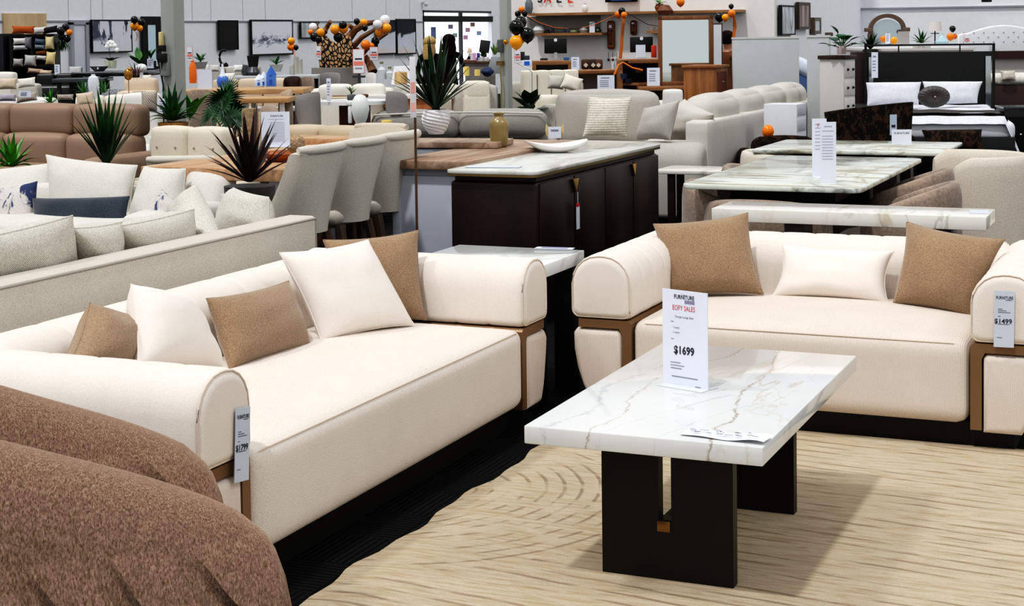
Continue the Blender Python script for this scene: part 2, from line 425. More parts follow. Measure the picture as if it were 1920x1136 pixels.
quad_pillow('cushion','tan square cushion at the left end of the shorter cream sofa',[(1225,420),(1402,399),(1432,552),(1252,556)],P0(1340,556,.425),(.1,-.9,.42),.17,TAN,pinch=.09,seed=7)
quad_pillow('cushion','rectangular cream lumbar cushion centred on the shorter cream sofa',[(1465,459),(1676,471),(1666,570),(1448,556)],P0(1560,562,.425),(0,-.9,.42),.15,CREAMP,pinch=.11,seed=8)
quad_pillow('cushion','tan square cushion at the right end of the shorter cream sofa',[(1700,416),(1884,449),(1822,598),(1674,570)],P0(1750,578,.425),(-.15,-.9,.42),.19,TAN,pinch=.09,seed=9)
# ---- coffee table
TX,TY,TW,TL_,TT,TH=-1.6816,3.9474,.666,1.2276,.050,.474
MARB=marble('#DADBDA','#BBAE9C','#A4A9AD',1.3,.06,.010,'#C6CACC',rot=-.25,lines=(
 ([(.077,.614),(.10,.45),(.128,.254),(.12,-.02),(.147,-.19),(.185,-.36),(.165,-.454),(.19,-.6)],.006,.05,'#8A6A48',0),
 ([(-.05,.5),(-.12,.30),(-.172,.105),(-.17,-.1),(-.16,-.232),(-.12,-.424),(-.15,-.6)],.004,.07,'#A39080',5),
 ([(-.2,.5),(-.22,.2),(-.28,-.1),(-.22,-.35),(-.27,-.6)],.009,.09,'#B4BABE',9)))
DKW=wood('#070505','#120D0A',5,'Z',.45,grain=30,bump=.1)
t=thing('coffee_table','low coffee table with white marble slab top and black timber base on the rug','coffee table',(TX+TW/2,TY+TL_/2,.012))
MB().box((0,0,TH-.012-TT/2),(TW,TL_,TT),.004,2).obj('table_top',MARB,t,angle=30)
x0,x1=.142-TW/2,.524-TW/2
for k,yy in enumerate((.2247,.977-.04)):
    sx0,sx1=x0+.168,x0+.205; zt=TH-.012-TT
    pg=[(x0,0),(x1,0),(x1,zt),(sx1,zt),(sx1,.172),(sx0,.172),(sx0,zt),(x0,zt)]
    MB().prism(pg,yy-TL_/2,yy-TL_/2+.042,'Y').obj('leg_panel',DKW,t,angle=30)
MB().box(((sx0+sx1)/2,0,.151),(sx1-sx0,.70,.04),.002).obj('stretcher',DKW,t,angle=30)
for sg in (-1,1):
    MB().box(((sx0+sx1)/2-.003,sg*(.3905) if sg<0 else .3555,.153),(.038,.006,.03),.001).obj('brass_cap',plain('#8A6A42',.3,.9),t)
# ---- upright signs
def sign(label,BL,BR,h,kind=0,th=.003,name='price_sign',cat='sign',group=None,lines=None,col=None,base=True):
    BL,BR=Vector(BL),Vector(BR); org=(BL+BR)/2; w=(BR-BL).length; rz=math.atan2(BR.y-BL.y,BR.x-BL.x)
    s=thing(name,label,cat,org,rz,group)
    MB().box((0,0,h/2),(w,th,h)).obj('paper',col or PAPER,s)
    if base: MB().box((0,.01,.0015),(w,.09*min(1,h/.25),.003),.001).obj('acrylic_foot',plain('#DDE3E6',.1,transmission=0) if False else plain('#D8DEE2',.12),s)
    y=-th/2
    def T(txt,fx,fz,size,m=INK,**k): return put_text(s,txt,Vector(((fx-.5)*w,y,fz*h)),size*h,m,**k)
    def bars(rows,m=GREYINK):
        mb=MB()
        for fx0,fx1,fz,hh in rows: mb.box(((fx0+fx1-1)/2*w,y-.0006,fz*h),((fx1-fx0)*w,.0006,hh*h))
        mb.obj('small_print',m,s)['kind']='stuff'
    return s,T,bars
s,T,bars=sign('tall white price sign reading $1699 standing on the marble coffee table',W(1244,719,.474),W(1328,733,.474),.292)
T('THE',.47,.955,.02,GREYINK); T('FURNITURE',.49,.93,.062,INK,bold=.0003,sx=.78); T('EOFY SALES',.48,.815,.075,RED,sx=.72); T('George Lounge Suite',.49,.725,.032,INK,sx=.85)
bars([(.5,.72,.885,.035)],plain('#8D87A0',.7)); bars([(.19,.25,.67,.008),(.19,.25,.49,.008),(.17,.40,.245,.008),(.17,.48,.215,.008),(.18,.42,.185,.010),(.2,.78,.10,.011),(.72,.84,.022,.008)])
T('- 3 seater',.30,.61,.028,INK,sx=.9); T('- 2 seater',.30,.56,.028,INK,sx=.9)
T('$1699',.48,.375,.115,INK,bold=.0009,sx=.88)
# paper leaflet on the table
o=W(1362,820,.474); s=thing('leaflet','white printed leaflet lying near the corner of the marble coffee table','leaflet',o+Vector((0,0,.0006)),math.radians(-6))
P=[]
for i in range(13):
    a=i/12; P.append([Vector(((a-.5)*.235,(b-.5)*.075,.003+.006*math.sin(a*9)*(a)+.004*a)) for b in (0,.5,1)])
mb=MB(); mb.grid(P); mb.obj('sheet',plain('#E4E8F2',.4),s)
mb=MB()
for i in range(26):
    a=rnd.uniform(.05,.9); b=rnd.uniform(.15,.85); mb.box(((a-.5)*.235,(b-.5)*.075,.009+.006*math.sin(a*9)*a+.004*a),(rnd.uniform(.004,.02),.003,.0004),rot=(0,0,rnd.uniform(-.3,.3)))
mb.obj('small_print',plain('#4B5568',.7),s)['kind']='stuff'
# hanging tags
def hang_tag(label,cpx,p0,n,price,psize=.12):
    TL,TR,BR,BL=[onplane(px,py,p0,Vector(n)) for px,py in cpx]
    h=(TL-BL).length; w=(BR-BL).length; ux=(BR-BL).normalized(); uy=(TL-BL).normalized(); c=(TL+BR)/2
    s=thing('price_tag',label,'price tag',c,0)
    nn=ux.cross(uy).normalized(); R=Matrix((ux,uy,nn)).transposed().to_4x4()
    mb=MB(); mb.box((0,0,0),(w,h,.002),rot=None); 
    bmesh.ops.transform(mb.bm,matrix=R,verts=list(mb.bm.verts)); mb.obj('card',plain('#C6D0DE',.35),s)
    def T(txt,fx,fz,size,m=INK,**k): put_text(s,txt,ux*((fx-.5)*w)+uy*((fz-.5)*h)+nn*.001,size*h,m,ux=ux,uy=uy,**k)
    T('FURNITURE',.5,.88,.075,INK,bold=.0002,sx=.75); T(price,.45,.46,psize,INK,bold=.0004)
    mb=MB()
    for fx0,fx1,fz in ((.55,.85,.84),(.18,.4,.68),(.18,.6,.65),(.18,.8,.62),(.18,.32,.55),(.18,.75,.41),(.15,.4,.17)):
        mb.box(((fx0+fx1-1)/2*w,(fz-.5)*h,.0014),((fx1-fx0)*w,.01*h,.0004))
    bmesh.ops.transform(mb.bm,matrix=R,verts=list(mb.bm.verts)); mb.obj('small_print',plain('#5A6070',.7),s)['kind']='stuff'
hang_tag('narrow pale tag reading $1799 hanging on the near arm of the long sofa',[(442,767),(470,762),(466,899),(439,906)],Vector((-2.362,0,0)),(1,0,0),'$1799')
hang_tag('narrow pale tag reading $1499 hanging on the right arm of the shorter sofa',[(1865,545),(1904,547),(1901,652),(1863,650)],Vector((0,5.862,0)),(0,-1,0),'$1499')
# ---- rug
def rug():
    mb=MB(); xs=[-2.235+ (k/40)*3.6 for k in range(41)]; top=[];
    n=60; L=[]
    for j in range(n+1):
        y=2.5+(5.985-2.5)*j/n
        xl=-2.235+.012*math.sin(y*9)+.008*math.sin(y*23+1)+ (max(0,y-5.55)**2)*.9
        L.append([Vector((xl+(1.4-xl)*i/30,y,.014 if 0<i and 0<j<n else .003)) for i in range(31)])
    mb.grid(L)
    t=NT('rug_pile'); c=lin('#C0B29C')
    co=t.mp(scale=(1,1,1)); 
    rg=t.n('ShaderNodeTexWave',wave_type='RINGS',rings_direction='Z'); mm=t.mp(loc=(2.4,-4.75,0)); t.l(mm,rg.inputs['Vector']); rg.inputs['Scale'].default_value=5.2; rg.inputs['Distortion'].default_value=1.0; rg.inputs['Detail Scale'].default_value=1
    bd=t.n('ShaderNodeTexWave',wave_type='BANDS',bands_direction='Y'); t.l(t.mp(rot=(0,0,.12)),bd.inputs['Vector']); bd.inputs['Scale'].default_value=4.6; bd.inputs['Distortion'].default_value=1.5; bd.inputs['Detail Scale'].default_value=.8
    rg2=t.n('ShaderNodeTexWave',wave_type='RINGS',rings_direction='Z'); t.l(t.mp(loc=(.3,-3.0,0)),rg2.inputs['Vector']); rg2.inputs['Scale'].default_value=5.2; rg2.inputs['Distortion'].default_value=.8; rg2.inputs['Detail Scale'].default_value=1
    gr=t.n('ShaderNodeTexGradient',gradient_type='SPHERICAL'); t.l(t.mp(loc=(2.4/.85,-4.75/.85,0),scale=(1/.85,1/.85,1)),gr.inputs['Vector']); g=t.ramp(gr.outputs['Fac'],[(0,(0,0,0)),(.03,(1,1,1))])
    gr2=t.n('ShaderNodeTexGradient',gradient_type='SPHERICAL'); t.l(t.mp(loc=(.3/1.2,-3.0/1.2,0),scale=(1/1.2,1/1.2,1)),gr2.inputs['Vector']); g2=t.ramp(gr2.outputs['Fac'],[(0,(0,0,0)),(.03,(1,1,1))])
    m1=t.mix(g,bd.outputs['Fac'],rg.outputs['Fac']); m2=t.mix(g2,m1,rg2.outputs['Fac'])
    ln=t.ramp(m2,[(.02,(.42,.38,.33)),(.14,(1,1,1))]); brk=t.ramp(t.noise(t.mp(scale=(1,3,1)),3.5,4,.5),[(.42,(0,0,0)),(.56,(1,1,1))]); ln=t.mix(brk,(1,1,1,1),ln)
    f=t.noise(t.co,240,3,0,.7); st=t.noise(t.mp(scale=(1,9,1),rot=(0,0,.08)),7,6,.6,.7); big=t.noise(t.co,1.4,3)
    col=t.ramp(f,[(.25,shade(c,.82)),(.75,shade(c,1.12))]); col=t.mix(t.ramp(st,[(.38,(.75,.75,.75)),(.56,(0,0,0))]),col,lin('#9C8A70')); col=t.mix(t.ramp(big,[(.35,(.35,.35,.35)),(.7,(0,0,0))]),col,lin('#B0A086'))
    col=t.mix(t.mix(1,ln,(.5,.5,.5,1),'ADD'),lin('#8F7758'),col) if False else t.mix(1,col,t.mix(.6,(1,1,1,1),ln),'MULTIPLY')
    hb=t.mix(1,ln,t.mix(.3,(0,0,0,1),f),'ADD')
    t.fin(col,.95,0,t.bump(hb,.8,.006)); t.b.inputs['Specular IOR Level'].default_value=.1
    o=mb.obj('rug',t.m); tag(o,'large sandy beige rug with carved arcs and lines under the coffee table','rug')
rug()
# ---- brown tub armchair
def armchair():
    t=NT('chenille_brown'); f=t.noise(t.mp(scale=(1,1,.35),rot=(.3,.4,0)),330,3,0,.7); g=t.noise(t.mp(scale=(1,1,.5)),110,3,0,.6)
    col=t.ramp(f,[(.3,lin('#513F34')),(.5,lin('#8C7160')),(.72,lin('#B29A86'))]); col=t.mix(t.ramp(g,[(.35,(.35,.35,.35)),(.6,(0,0,0))]),col,lin('#5E493D'))
    fw_=t.n('ShaderNodeTexWave',wave_type='BANDS',bands_direction='X'); t.l(t.mp(rot=(0,.7,.5),scale=(1,1,1)),fw_.inputs['Vector']); fw_.inputs['Scale'].default_value=3.2; fw_.inputs['Distortion'].default_value=2.5; fw_.inputs['Detail Scale'].default_value=.7
    sz=t.n('ShaderNodeSeparateXYZ'); t.l(t.co,sz.inputs[0]); lowm=t.ramp(sz.outputs['Z'],[(.42,(1,1,1)),(.62,(0,0,0))]); fold=t.mix(1,t.ramp(fw_.outputs['Fac'],[(.0,(0,0,0)),(.25,(1,1,1))]),lowm,'MULTIPLY')
    nb=t.bump(fold,1.0,.05); t.fin(col,.9,0,t.bump(f,.6,.003,nb)); t.b.inputs['Sheen Weight'].default_value=.6; t.b.inputs['Sheen Roughness'].default_value=.35; t.b.inputs['Sheen Tint'].default_value=lin('#DCC8B4'); t.b.inputs['Specular IOR Level'].default_value=.1
    m=t.m
    s=thing('armchair','brown chenille tub armchair with gathered folds in the near left corner','armchair',(-2.215,2.50,0),math.radians(37))
    # centreline of the wrap-around back, opening towards +X
    cl=[]  # (x,y,ztop,thick,zbot)
    K=46; 
    for i in range(K+1):
        q=i/K; a=math.radians(-90-0) ; 
        # start at near arm front, go round the back (-X) to the far arm front
        if q<.30: u=q/.30; x=.50-.72*u; y=-.33; 
        elif q>.70: u=(q-.70)/.30; x=-.22+.64*u; y=.36
        else:
            u=(q-.30)/.40; an=-PI/2-u*PI; x=-.22+.37*math.cos(an); y=.015+.345*math.sin(an)
        s1=min(q,1-q)/.5; e=min(1,min(q,1-q)/.12); sm=s1*s1*(3-2*s1)
        dist=(min(q,1-q)/.30*.66 if min(q,1-q)<.30 else .66); zt=(.655+.37*min(dist,.5) if q<.5 else .615+.30*min(dist,.5))+(0 if q<.5 else .05*sm); zt=zt-(.05*(1-math.sqrt(max(0,1-(1-e)**2))))
        th=.125*(.62+.38*math.sqrt(max(0,1-(1-e)**2)))
        cl.append((x,y,zt,th,.06))
    P=[]; n=len(cl)
    for i,(x,y,zt,th,zb) in enumerate(cl):
        a=cl[max(0,i-1)]; b=cl[min(n-1,i+1)]; tx,ty=b[0]-a[0],b[1]-a[1]; l=math.hypot(tx,ty); nx,ny=-ty/l,tx/l
        row=[]; hh=(zt-zb)/2; zc=(zt+zb)/2
        for k in range(36):
            q=2*PI*k/36; ca,sa=math.cos(q),math.sin(q)
            sx=math.copysign(abs(ca)**.75,ca); sz=math.copysign(abs(sa)**.8,sa)
            out=th*sx; zz=zc+hh*sz
            low=max(0,(zc+.05-zz)/hh); pl=.012*low*math.sin(i*1.9+zz*11)*(1 if abs(sx)>.3 else .2)
            out+=pl*(1 if sx>0 else -1)
            # belly outwards on the lower part
            row.append(Vector((x+nx*out,y+ny*out,zz)))
        P.append(row)
    mb=MB()
    def capend(row,nxt,k0):
        c=sum(row,Vector())/len(row); d=(c-sum(nxt,Vector())/len(nxt)).normalized(); o=[]
        for f,ext in ((.22,.062),(.5,.055),(.75,.04),(.92,.02)):
            o.append([c+(p-c)*f+d*ext for p in row])
        return o
    A=capend(P[0],P[1],0); B=capend(P[-1],P[-2],0); full=A+P+list(reversed(B))
    g=mb.grid(full,closev=True); mb.bm.faces.new(g[0]); mb.bm.faces.new(g[-1]); bmesh.ops.recalc_face_normals(mb.bm,faces=list(mb.bm.faces))
    mb.obj('wraparound_back',m,s,angle=80)
    MB().cushion((.12,.02,.30),(.78,.52,.24),r=.10,crown=.03,n=12).obj('seat_cushion',m,s,angle=80)
    MB().cushion((.06,.02,.12),(.80,.62,.2),r=.09,crown=.0,n=10).obj('base',m,s,angle=80)
    return s
armchair()
# ---- marble side table in the corner between the sofas
WM=marble('#E6E8E6','#9BA2A4','#B0A890',1.2,.08,.03,'#D2D8D8')
s=thing('side_table','white marble topped side table in the corner between the two cream sofas','side table',(-2.73,6.16,0))
MB().box((0,0,.572),(.60,.48,.055),.004).obj('table_top',WM,s)
for sx,sy in ((-1,-1),(1,-1),(-1,1),(1,1)): MB().box((sx*.235,sy*.185,.272),(.09,.07,.544),.004).obj('leg',BLACK,s)
sg_=thing('leaflet','glossy leaflet on the corner side table between the cream sofas','leaflet',W(1040,466,.5995)+Vector((0,0,.001)),.1)
MB().box((0,0,.001),(.17,.05,.002)).obj('sheet',plain('#DDE2F2',.4),sg_); MB().box((0,0,.0023),(.12,.03,.0006)).obj('small_print',plain('#7A80A0',.6),sg_)
# ---- pale grey sofa behind (seen from its back)
s=thing('sofa','pale grey woven sofa whose back faces the long cream sofa','sofa',(-3.56,4.7,0))
MB().bolster(rprof(.15,.62,.012,2,.02),2.72,cap=.015,axis='Y').obj('backrest',GREYW,s,angle=40,loc=(-.075,-1.36,.13))
MB().tube([(.0,-1.34,.738),(.0,1.35,.738)],.0035,6).obj('seam',plain('#9A958C',.8),s)
MB().tube([(.0,1.345,.735),(.0,1.345,.15)],.0035,6).obj('seam',plain('#9A958C',.8),s)
MB().cushion((-.55,0,.30),(.80,2.4,.30),r=.05,n=10).obj('seat',GREYW2,s,angle=80)
for yy in (-1.27,): MB().cushion((-.5,yy,.36),(.9,.17,.46),r=.04,crown=0,n=6).obj('armrest',GREYW,s,angle=80)
for a,b in ((-.1,-1.25),(-.1,1.25),(-.9,-1.25),(-.9,1.25)): MB().cyl((a,b,0),(a,b,.15),.025).obj('leg',BLACK,s)
LG=fabric('#D2CFC7',.25,240,.6,big=.05); LGT=fabric('#D9D5CB',.3,150,.8,rib=('DIAGONAL',70,.2),big=.05)
def gp(label,c,X,n=(-.86,0,.5),mat=LGT,t=.17,**k): quad_pillow('cushion',label,c,AX(sum(q[0] for q in c)/4,sum(q[1] for q in c)/4,X),n,t,mat,**k)
gp('large ribbed pale cushion nearest the left edge on the pale grey sofa',[(-70,452),(136,404),(152,520),(-80,600)],-3.80,seed=11)
gp('small ribbed pale cushion third from the right on the pale grey sofa',[(135,428),(228,416),(216,520),(140,530)],-3.80,seed=12)
gp('wide ribbed pale cushion in the middle of the row on the pale grey sofa',[(222,424),(364,392),(362,490),(222,515)],-3.80,seed=13)
gp('pale cushion standing on its corner in the row on the pale grey sofa',[(322,398),(366,345),(410,452),(356,476)],-3.88,n=(-.5,-.75,.4),seed=14,t=.16)
gp('pale plump cushion at the far end of the pale grey sofa',[(437,352),(504,370),(508,440),(396,462)],-3.90,n=(-.3,-.85,.4),seed=15,t=.2)
# ============================================================ reusable furniture makers (front = local -Y, origin on the floor)
def S(d): return d/F
def place(px,d,py=200):
    p=D(px,py,d); return Vector((p.x,p.y,0))
def zat(px,py,d): return D(px,py,d).z
def upholstered(label,loc,rz,w,dep,h,seat_h=.42,arm_w=.18,arm_h=.6,n=2,mat=None,mat2=None,name='sofa',cat='sofa',group=None,arms=(1,1),headroll=False,tuft=False,legs=True,backthick=.2,cush_t=.18,seat_n=None,rearpanel=None,r=.06,backs=True):
    s=thing(name,label,cat,loc,rz,group); mat2=mat2 or mat
    xl=-w/2+(arm_w if arms[0] else 0); xr=w/2-(arm_w if arms[1] else 0); y0=-dep/2
    MB().cushion((0,.0,seat_h*.5+.02),(w-.06,dep-.06,seat_h*.55),r=.04,crown=0,n=6).obj('base',mat,s,angle=70)
    bh=rearpanel or h-.1
    MB().cushion((0,dep/2-backthick/2,.12+(bh-.12)/2),(w-.02,backthick,bh-.12),r=r,crown=.0,n=8).obj('backrest',mat,s,angle=70)
    sn=seat_n or n
    for k in range(sn):
        cw=(xr-xl)/sn; MB().cushion((xl+cw*(k+.5),-.06,seat_h+.02),(cw-.01,dep-backthick-.02,.16),r=.05,crown=.02,n=8).obj('seat_cushion',mat2,s,angle=75)
    for k in range(n if backs else 0):
        cw=(xr-xl)/n; cx=xl+cw*(k+.5); kk=min(1,cw/.75)
        if headroll:
            MB().cushion((cx,dep/2-backthick-.02,seat_h+.10+(h-seat_h-.32)/2+.02),(cw-.015,cush_t,h-seat_h-.26),r=.07*kk,crown=.03*kk,n=8).obj('back_cushion',mat2,s,angle=75)
            MB().cushion((cx,dep/2-backthick+.01,h-.15),(cw-.012,cush_t+.06,.28*max(.6,kk)),r=.09*kk,crown=.015*kk,n=8).obj('headrest',mat2,s,angle=75)
        else:
            mb=MB().cushion((cx,dep/2-backthick-cush_t*.35,seat_h+.08+(h-seat_h-.06)/2),(cw-.015,cush_t,h-seat_h-.06),r=.07*kk,crown=.03*kk,n=10)
            mb.obj('back_cushion',mat2,s,angle=75)
            if tuft:
                b=MB()
                for i in range(max(2,int(cw/.16))):
                    for j in (0,1): b.ball((cx-cw/2+cw*(i+.5)/max(2,int(cw/.16)),dep/2-backthick-cush_t*.35-cush_t/2-.012,seat_h+.2+.12*j),.009,seg=8)
                b.obj('button',plain('#A89A86',.8),s)
    for sd,on in ((-1,arms[0]),(1,arms[1])):
        if on: MB().cushion((sd*(w/2-arm_w/2),-.02,.08+(arm_h-.08)/2),(arm_w,dep-.06,arm_h-.08),r=min(.08,arm_w*.45),crown=.0,n=8).obj('armrest',mat,s,angle=70)
    if legs:
        for a in (-1,1):
            for b in (-1,1): MB().cyl((a*(w/2-.1),b*(dep/2-.1),0),(a*(w/2-.1),b*(dep/2-.1),.12),.02,.028,10).obj('leg',BLACK,s)
    return s
def cush(label,px,py,d,w,h,mat,t=.14,yaw=None,lean=.3,roll=0,name='cushion',cat='cushion',group=None,pinch=.08,seed=1,base=None):
    """free cushion centred at a picture point at depth d"""
    c=D(px,py,d) if base is None else base
    yaw=YAW if yaw is None else yaw
    R=(Matrix.Rotation(yaw,4,'Z')@Matrix.Rotation(-lean,4,'X')@Matrix.Rotation(roll,4,'Y'))
    q=[c+R@Vector((a*w/2,0,b*h/2)) for a,b in ((-1,1),(1,1),(1,-1),(-1,-1))]
    return pillow3(name,label,q[0],q[1],q[2],q[3],(R@Vector((0,-1,0))),t,mat,group,pinch,.004,10 if d>10 else 14,0,seed,cat)
def table(label,loc,rz,w,l,h,top,legm,tt=.03,kind='legs',r=.0,corner=0,inset=.08,legw=.06,name='dining_table',cat='table',apron=None):
    s=thing(name,label,cat,loc,rz)
    if corner:
        pts=[]
        for cx,cy,a0 in ((w/2-corner,-l/2+corner,-90),(w/2-corner,l/2-corner,0),(-w/2+corner,l/2-corner,90),(-w/2+corner,-l/2+corner,180)):
            for i in range(7): a=math.radians(a0+15*i); pts.append((cx+corner*math.cos(a),cy+corner*math.sin(a)))
        MB().prism(pts,h-tt,h,'Z',r=min(.006,tt*.3)).obj('table_top',top,s,angle=30)
    else: MB().box((0,0,h-tt/2),(w,l,tt),r or .004).obj('table_top',top,s,angle=30)
    if kind=='legs':
        for a in (-1,1):
            for b in (-1,1): MB().box((a*(w/2-inset),b*(l/2-inset),(h-tt)/2),(legw,legw,h-tt),.004).obj('leg',legm,s)
    elif kind=='slab':
        for b in (-1,1): MB().box((0,b*l*.28,(h-tt)/2),(w*.5,.12,h-tt),.01).obj('leg_panel',legm,s)
        MB().box((0,0,h-tt-.04),(w*.6,l*.7,.08),.005).obj('apron',legm,s)
    elif kind=='pedestal':
        MB().lathe([(.0,0),(w*.25,0),(w*.25,.03),(w*.12,.06),(w*.1,h*.5),(w*.16,h-tt-.001),(0,h-tt-.001)],24).obj('pedestal',legm,s)
    if apron: MB().box((0,0,h-tt-apron/2),(w-.12,l-.12,apron),.003).obj('apron',legm,s)
    return s
def wing_chair(label,loc,rz,mat,legm,h=.98,w=.5,group=None,tuft=False):
    """high scooped back dining chair"""
    s=thing('dining_chair',label,'dining chair',loc,rz,group)
    def rowat(z,q):
        pass
    P=[];N=14
    for i in range(N+1):
        v=i/N; z=.55+(h-.55)*v; ww=w*(.84+.16*math.sin(min(1,v*1.15)*PI/2)); yb=.22+.06*v**1.6 ; row=[]
        for k in range(15):
            a=(k/14*2-1); x=a*ww/2; wrap=(.20*(1-v)**2.5+.05)*abs(a)**3
            y=yb-wrap; row.append(Vector((x,y,z+ -.02*abs(a)**4*(v>.95))))
        P.append(row)
    Q=[[p+Vector((0,-.055-.02*math.sin(PI*i/N),0)) for p in row] for i,row in enumerate(P)]
    mb=MB(); full=P+list(reversed(Q)); full.append(P[0]); 
    g=mb.grid(full); bmesh.ops.remove_doubles(mb.bm,verts=list(mb.bm.verts),dist=1e-5)
    bmesh.ops.holes_fill(mb.bm,edges=[e for e in mb.bm.edges if e.is_boundary],sides=200)
    bmesh.ops.recalc_face_normals(mb.bm,faces=list(mb.bm.faces))
    # rolled top
    o=mb.obj('backrest',mat,s,angle=60)
    MB().tube([Vector((a*w*.485,.285-.05*abs(a)**3-.02,h-.004)) for a in [k/8*2-1 for k in range(9)]],[.018]+[.026]*7+[.018],10).obj('rolled_top',mat,s,angle=60)
    MB().cushion((0,-.06,.585),(w*.80,.42,.11),r=.05,crown=.02,n=8).obj('seat',mat,s,angle=70)
    if tuft:
        b=MB()
        for x in (-.1,.1):
            for z in (.7,.84): b.ball((x,.185+.05*(z-.5),z),.013,seg=8)
        b.obj('button',mat,s)
    for a in (-1,1):
        MB().cyl((a*.15,-.2,.54),(a*.19,-.22,0),.026,.016,8).obj('leg',legm,s)
        MB().cyl((a*.15,.15,.54),(a*.19,.27,0),.026,.016,8).obj('leg',legm,s)
    return s
def tub_chair(label,loc,rz,mat,w=.62,h=.76,arm=.62,flat=1.0,group=None,name='tub_chair',base=None,th=.07,zb=.3,legs=True,straight=0):
    s=thing(name,label,'tub chair',loc,rz,group)
    P=[];n=30;R=w/2-th/2
    for i in range(n+1):
        q=i/n; a=math.radians(-25+ (180+50)*q); x=R*math.cos(a); y=R*math.sin(a)*(1) +straight
        if a<0 or a>PI: pass
        sm=max(0,math.sin(PI*q))**flat; zt=arm+(h-arm)*sm; e=min(1,min(q,1-q)/.06); zt-= .05*(1-e)
        c,sn=math.cos(a),math.sin(a); row=[]
        for k in range(16):
            b=2*PI*k/16; o=th/2*math.copysign(abs(math.cos(b))**.6,math.cos(b))*(.5+.5*e); zz=(zt+zb)/2+(zt-zb)/2*math.copysign(abs(math.sin(b))**.5,math.sin(b))
            row.append(Vector((x+c*o,y+sn*o,zz)))
        P.append(row)
    mb=MB(); g=mb.grid(P,closev=True); mb.bm.faces.new(g[0]); mb.bm.faces.new(g[-1]); bmesh.ops.recalc_face_normals(mb.bm,faces=list(mb.bm.faces))
    mb.obj('curved_backrest',mat,s,angle=60)
    MB().cushion((0,-.03,zb+.10),(w-th*2+.03,w-th-.02,.16),r=.06,crown=.02,n=8).obj('seat',mat,s,angle=70)
    if legs:
        for a in (-1,1):
            for b in (-1,1): MB().cyl((a*w*.3,b*w*.27,zb+.03),(a*w*.36,b*w*.33,0),.018,.012,8).obj('leg',base or BLACK,s)
    else: MB().cyl((0,0,0),(0,0,zb+.03),w*.36,w*.42,24).obj('base',mat,s)
    return s
LEAFG=plain('#1F4A22',.45); LEAFD=plain('#0E2A17',.45); LEAFL=plain('#4C8A22',.45); LEAFR=plain('#3A1418',.5)
def leafmat(c1,c2,rough=.4):
    key=('leaf',c1,c2)
    if key in MATS: return MATS[key]
    t=NT('leaf_'+c1.strip('#')); f=t.noise(t.co,7,2); col=t.ramp(f,[(.35,lin(c1)),(.65,lin(c2))]); MATS[key]=t.fin(col,rough); return MATS[key]
def spiky(label,loc,z0,h,spread,n,mat,pot=None,w=.05,droop=.25,name='spiky_plant',seed=1,up=.3,cat='potted plant',trunk=None,nseg=6,fold=.2):
    """strap-leaved plant: every leaf rises from the crown"""
    s=thing(name,label,cat,(loc[0],loc[1],z0)); r=random.Random(seed); mb=MB()
    for k in range(n):
        a=k*2.399+r.uniform(-.3,.3); t=(k+.5)/n; el=math.radians(88-(88-up*90)*t**.8) ; L=h*(1-.35*t)*r.uniform(.85,1.1) if spread is None else h*r.uniform(.85,1.08)*(1-.25*t)
        d=Vector((math.cos(a)*math.cos(el),math.sin(a)*math.cos(el),math.sin(el)))
        mb.leaf((math.cos(a)*.012,math.sin(a)*.012,(trunk or 0)+.02+.0*k),d,L,w*r.uniform(.8,1.15),droop*(.3+t),nseg,fold=fold)
    mb.obj('foliage',mat,s,angle=60)
    if trunk: MB().cyl((0,0,0),(0,0,trunk+.04),.02,.015,8).obj('stem',plain('#5A4630',.8),s)
    return s
def pot(s,prof,mat,z=0,name='pot',wave=None,seg=28): return MB().lathe(prof,seg,(0,0,z),wave).obj(name,mat,s,angle=50)
def fanpalm(label,loc,z0,h,nf,R,mat,seed=1,potmat=None,spread=.5):
    s=thing('fan_palm',label,'potted plant',(loc[0],loc[1],z0)); r=random.Random(seed); mb=MB(); st=MB()
    for k in range(nf):
        a=k*2.4+r.uniform(-.4,.4); q=(k+.3)/nf; rr=spread*q*R*2.2; c=Vector((math.cos(a)*rr,math.sin(a)*rr,h*(1-.55*q)))
        st.tube([(0,0,0),(c.x*.4,c.y*.4,c.z*.6),c],[.008,.006,.004],5)
        out=Vector((math.cos(a),math.sin(a),.5-.4*q)).normalized(); n_=Vector((-.35,-.85,.5)).normalized() if k%2==0 else (out+Vector((0,0,.8))).normalized()
        u=n_.cross(Vector((0,0,1))).normalized(); v=u.cross(n_)*-1
        if v.z<0: v=-v
        for j in range(26):
            b=math.radians(-70+320*j/25); d=(u*math.cos(b)+v*math.sin(b)+n_*.12)
            mb.leaf(c,d,R*r.uniform(.85,1.05),.022,.12,4,up=n_,fold=.25)
    mb.obj('fronds',mat,s,angle=60); st.obj('stems',plain('#4A5A2A',.7),s)
    return s
def broad(label,loc,z0,n,L,w,mat,seed=1,name='leafy_plant',h=.1,el0=25,el1=75,droop=.2):
    s=thing(name,label,'potted plant',(loc[0],loc[1],z0)); r=random.Random(seed); mb=MB(); st=MB()
    for k in range(n):
        a=k*2.399; el=math.radians(r.uniform(el0,el1)); d=Vector((math.cos(a)*math.cos(el),math.sin(a)*math.cos(el),math.sin(el)))
        b=d*h*r.uniform(.5,1.2); st.tube([(0,0,0),b],.004,5); 
        d2=(d+Vector((math.cos(a),math.sin(a),-.1))*.5).normalized(); mb.leaf(b,d2,L*r.uniform(.8,1.1),w,droop,6,fold=.1)
    mb.obj('foliage',mat,s,angle=60); st.obj('stems',LEAFG,s)
    return s
BAL={'k':plain('#060607',.18),'o':plain('#F07E0A',.22),'y':plain('#F79E12',.22),'w':plain('#E8E8EC',.22),'g':plain('#B9862A',.2,.8)}
BN={'k':'black','o':'orange','y':'amber','w':'white','g':'gold'}
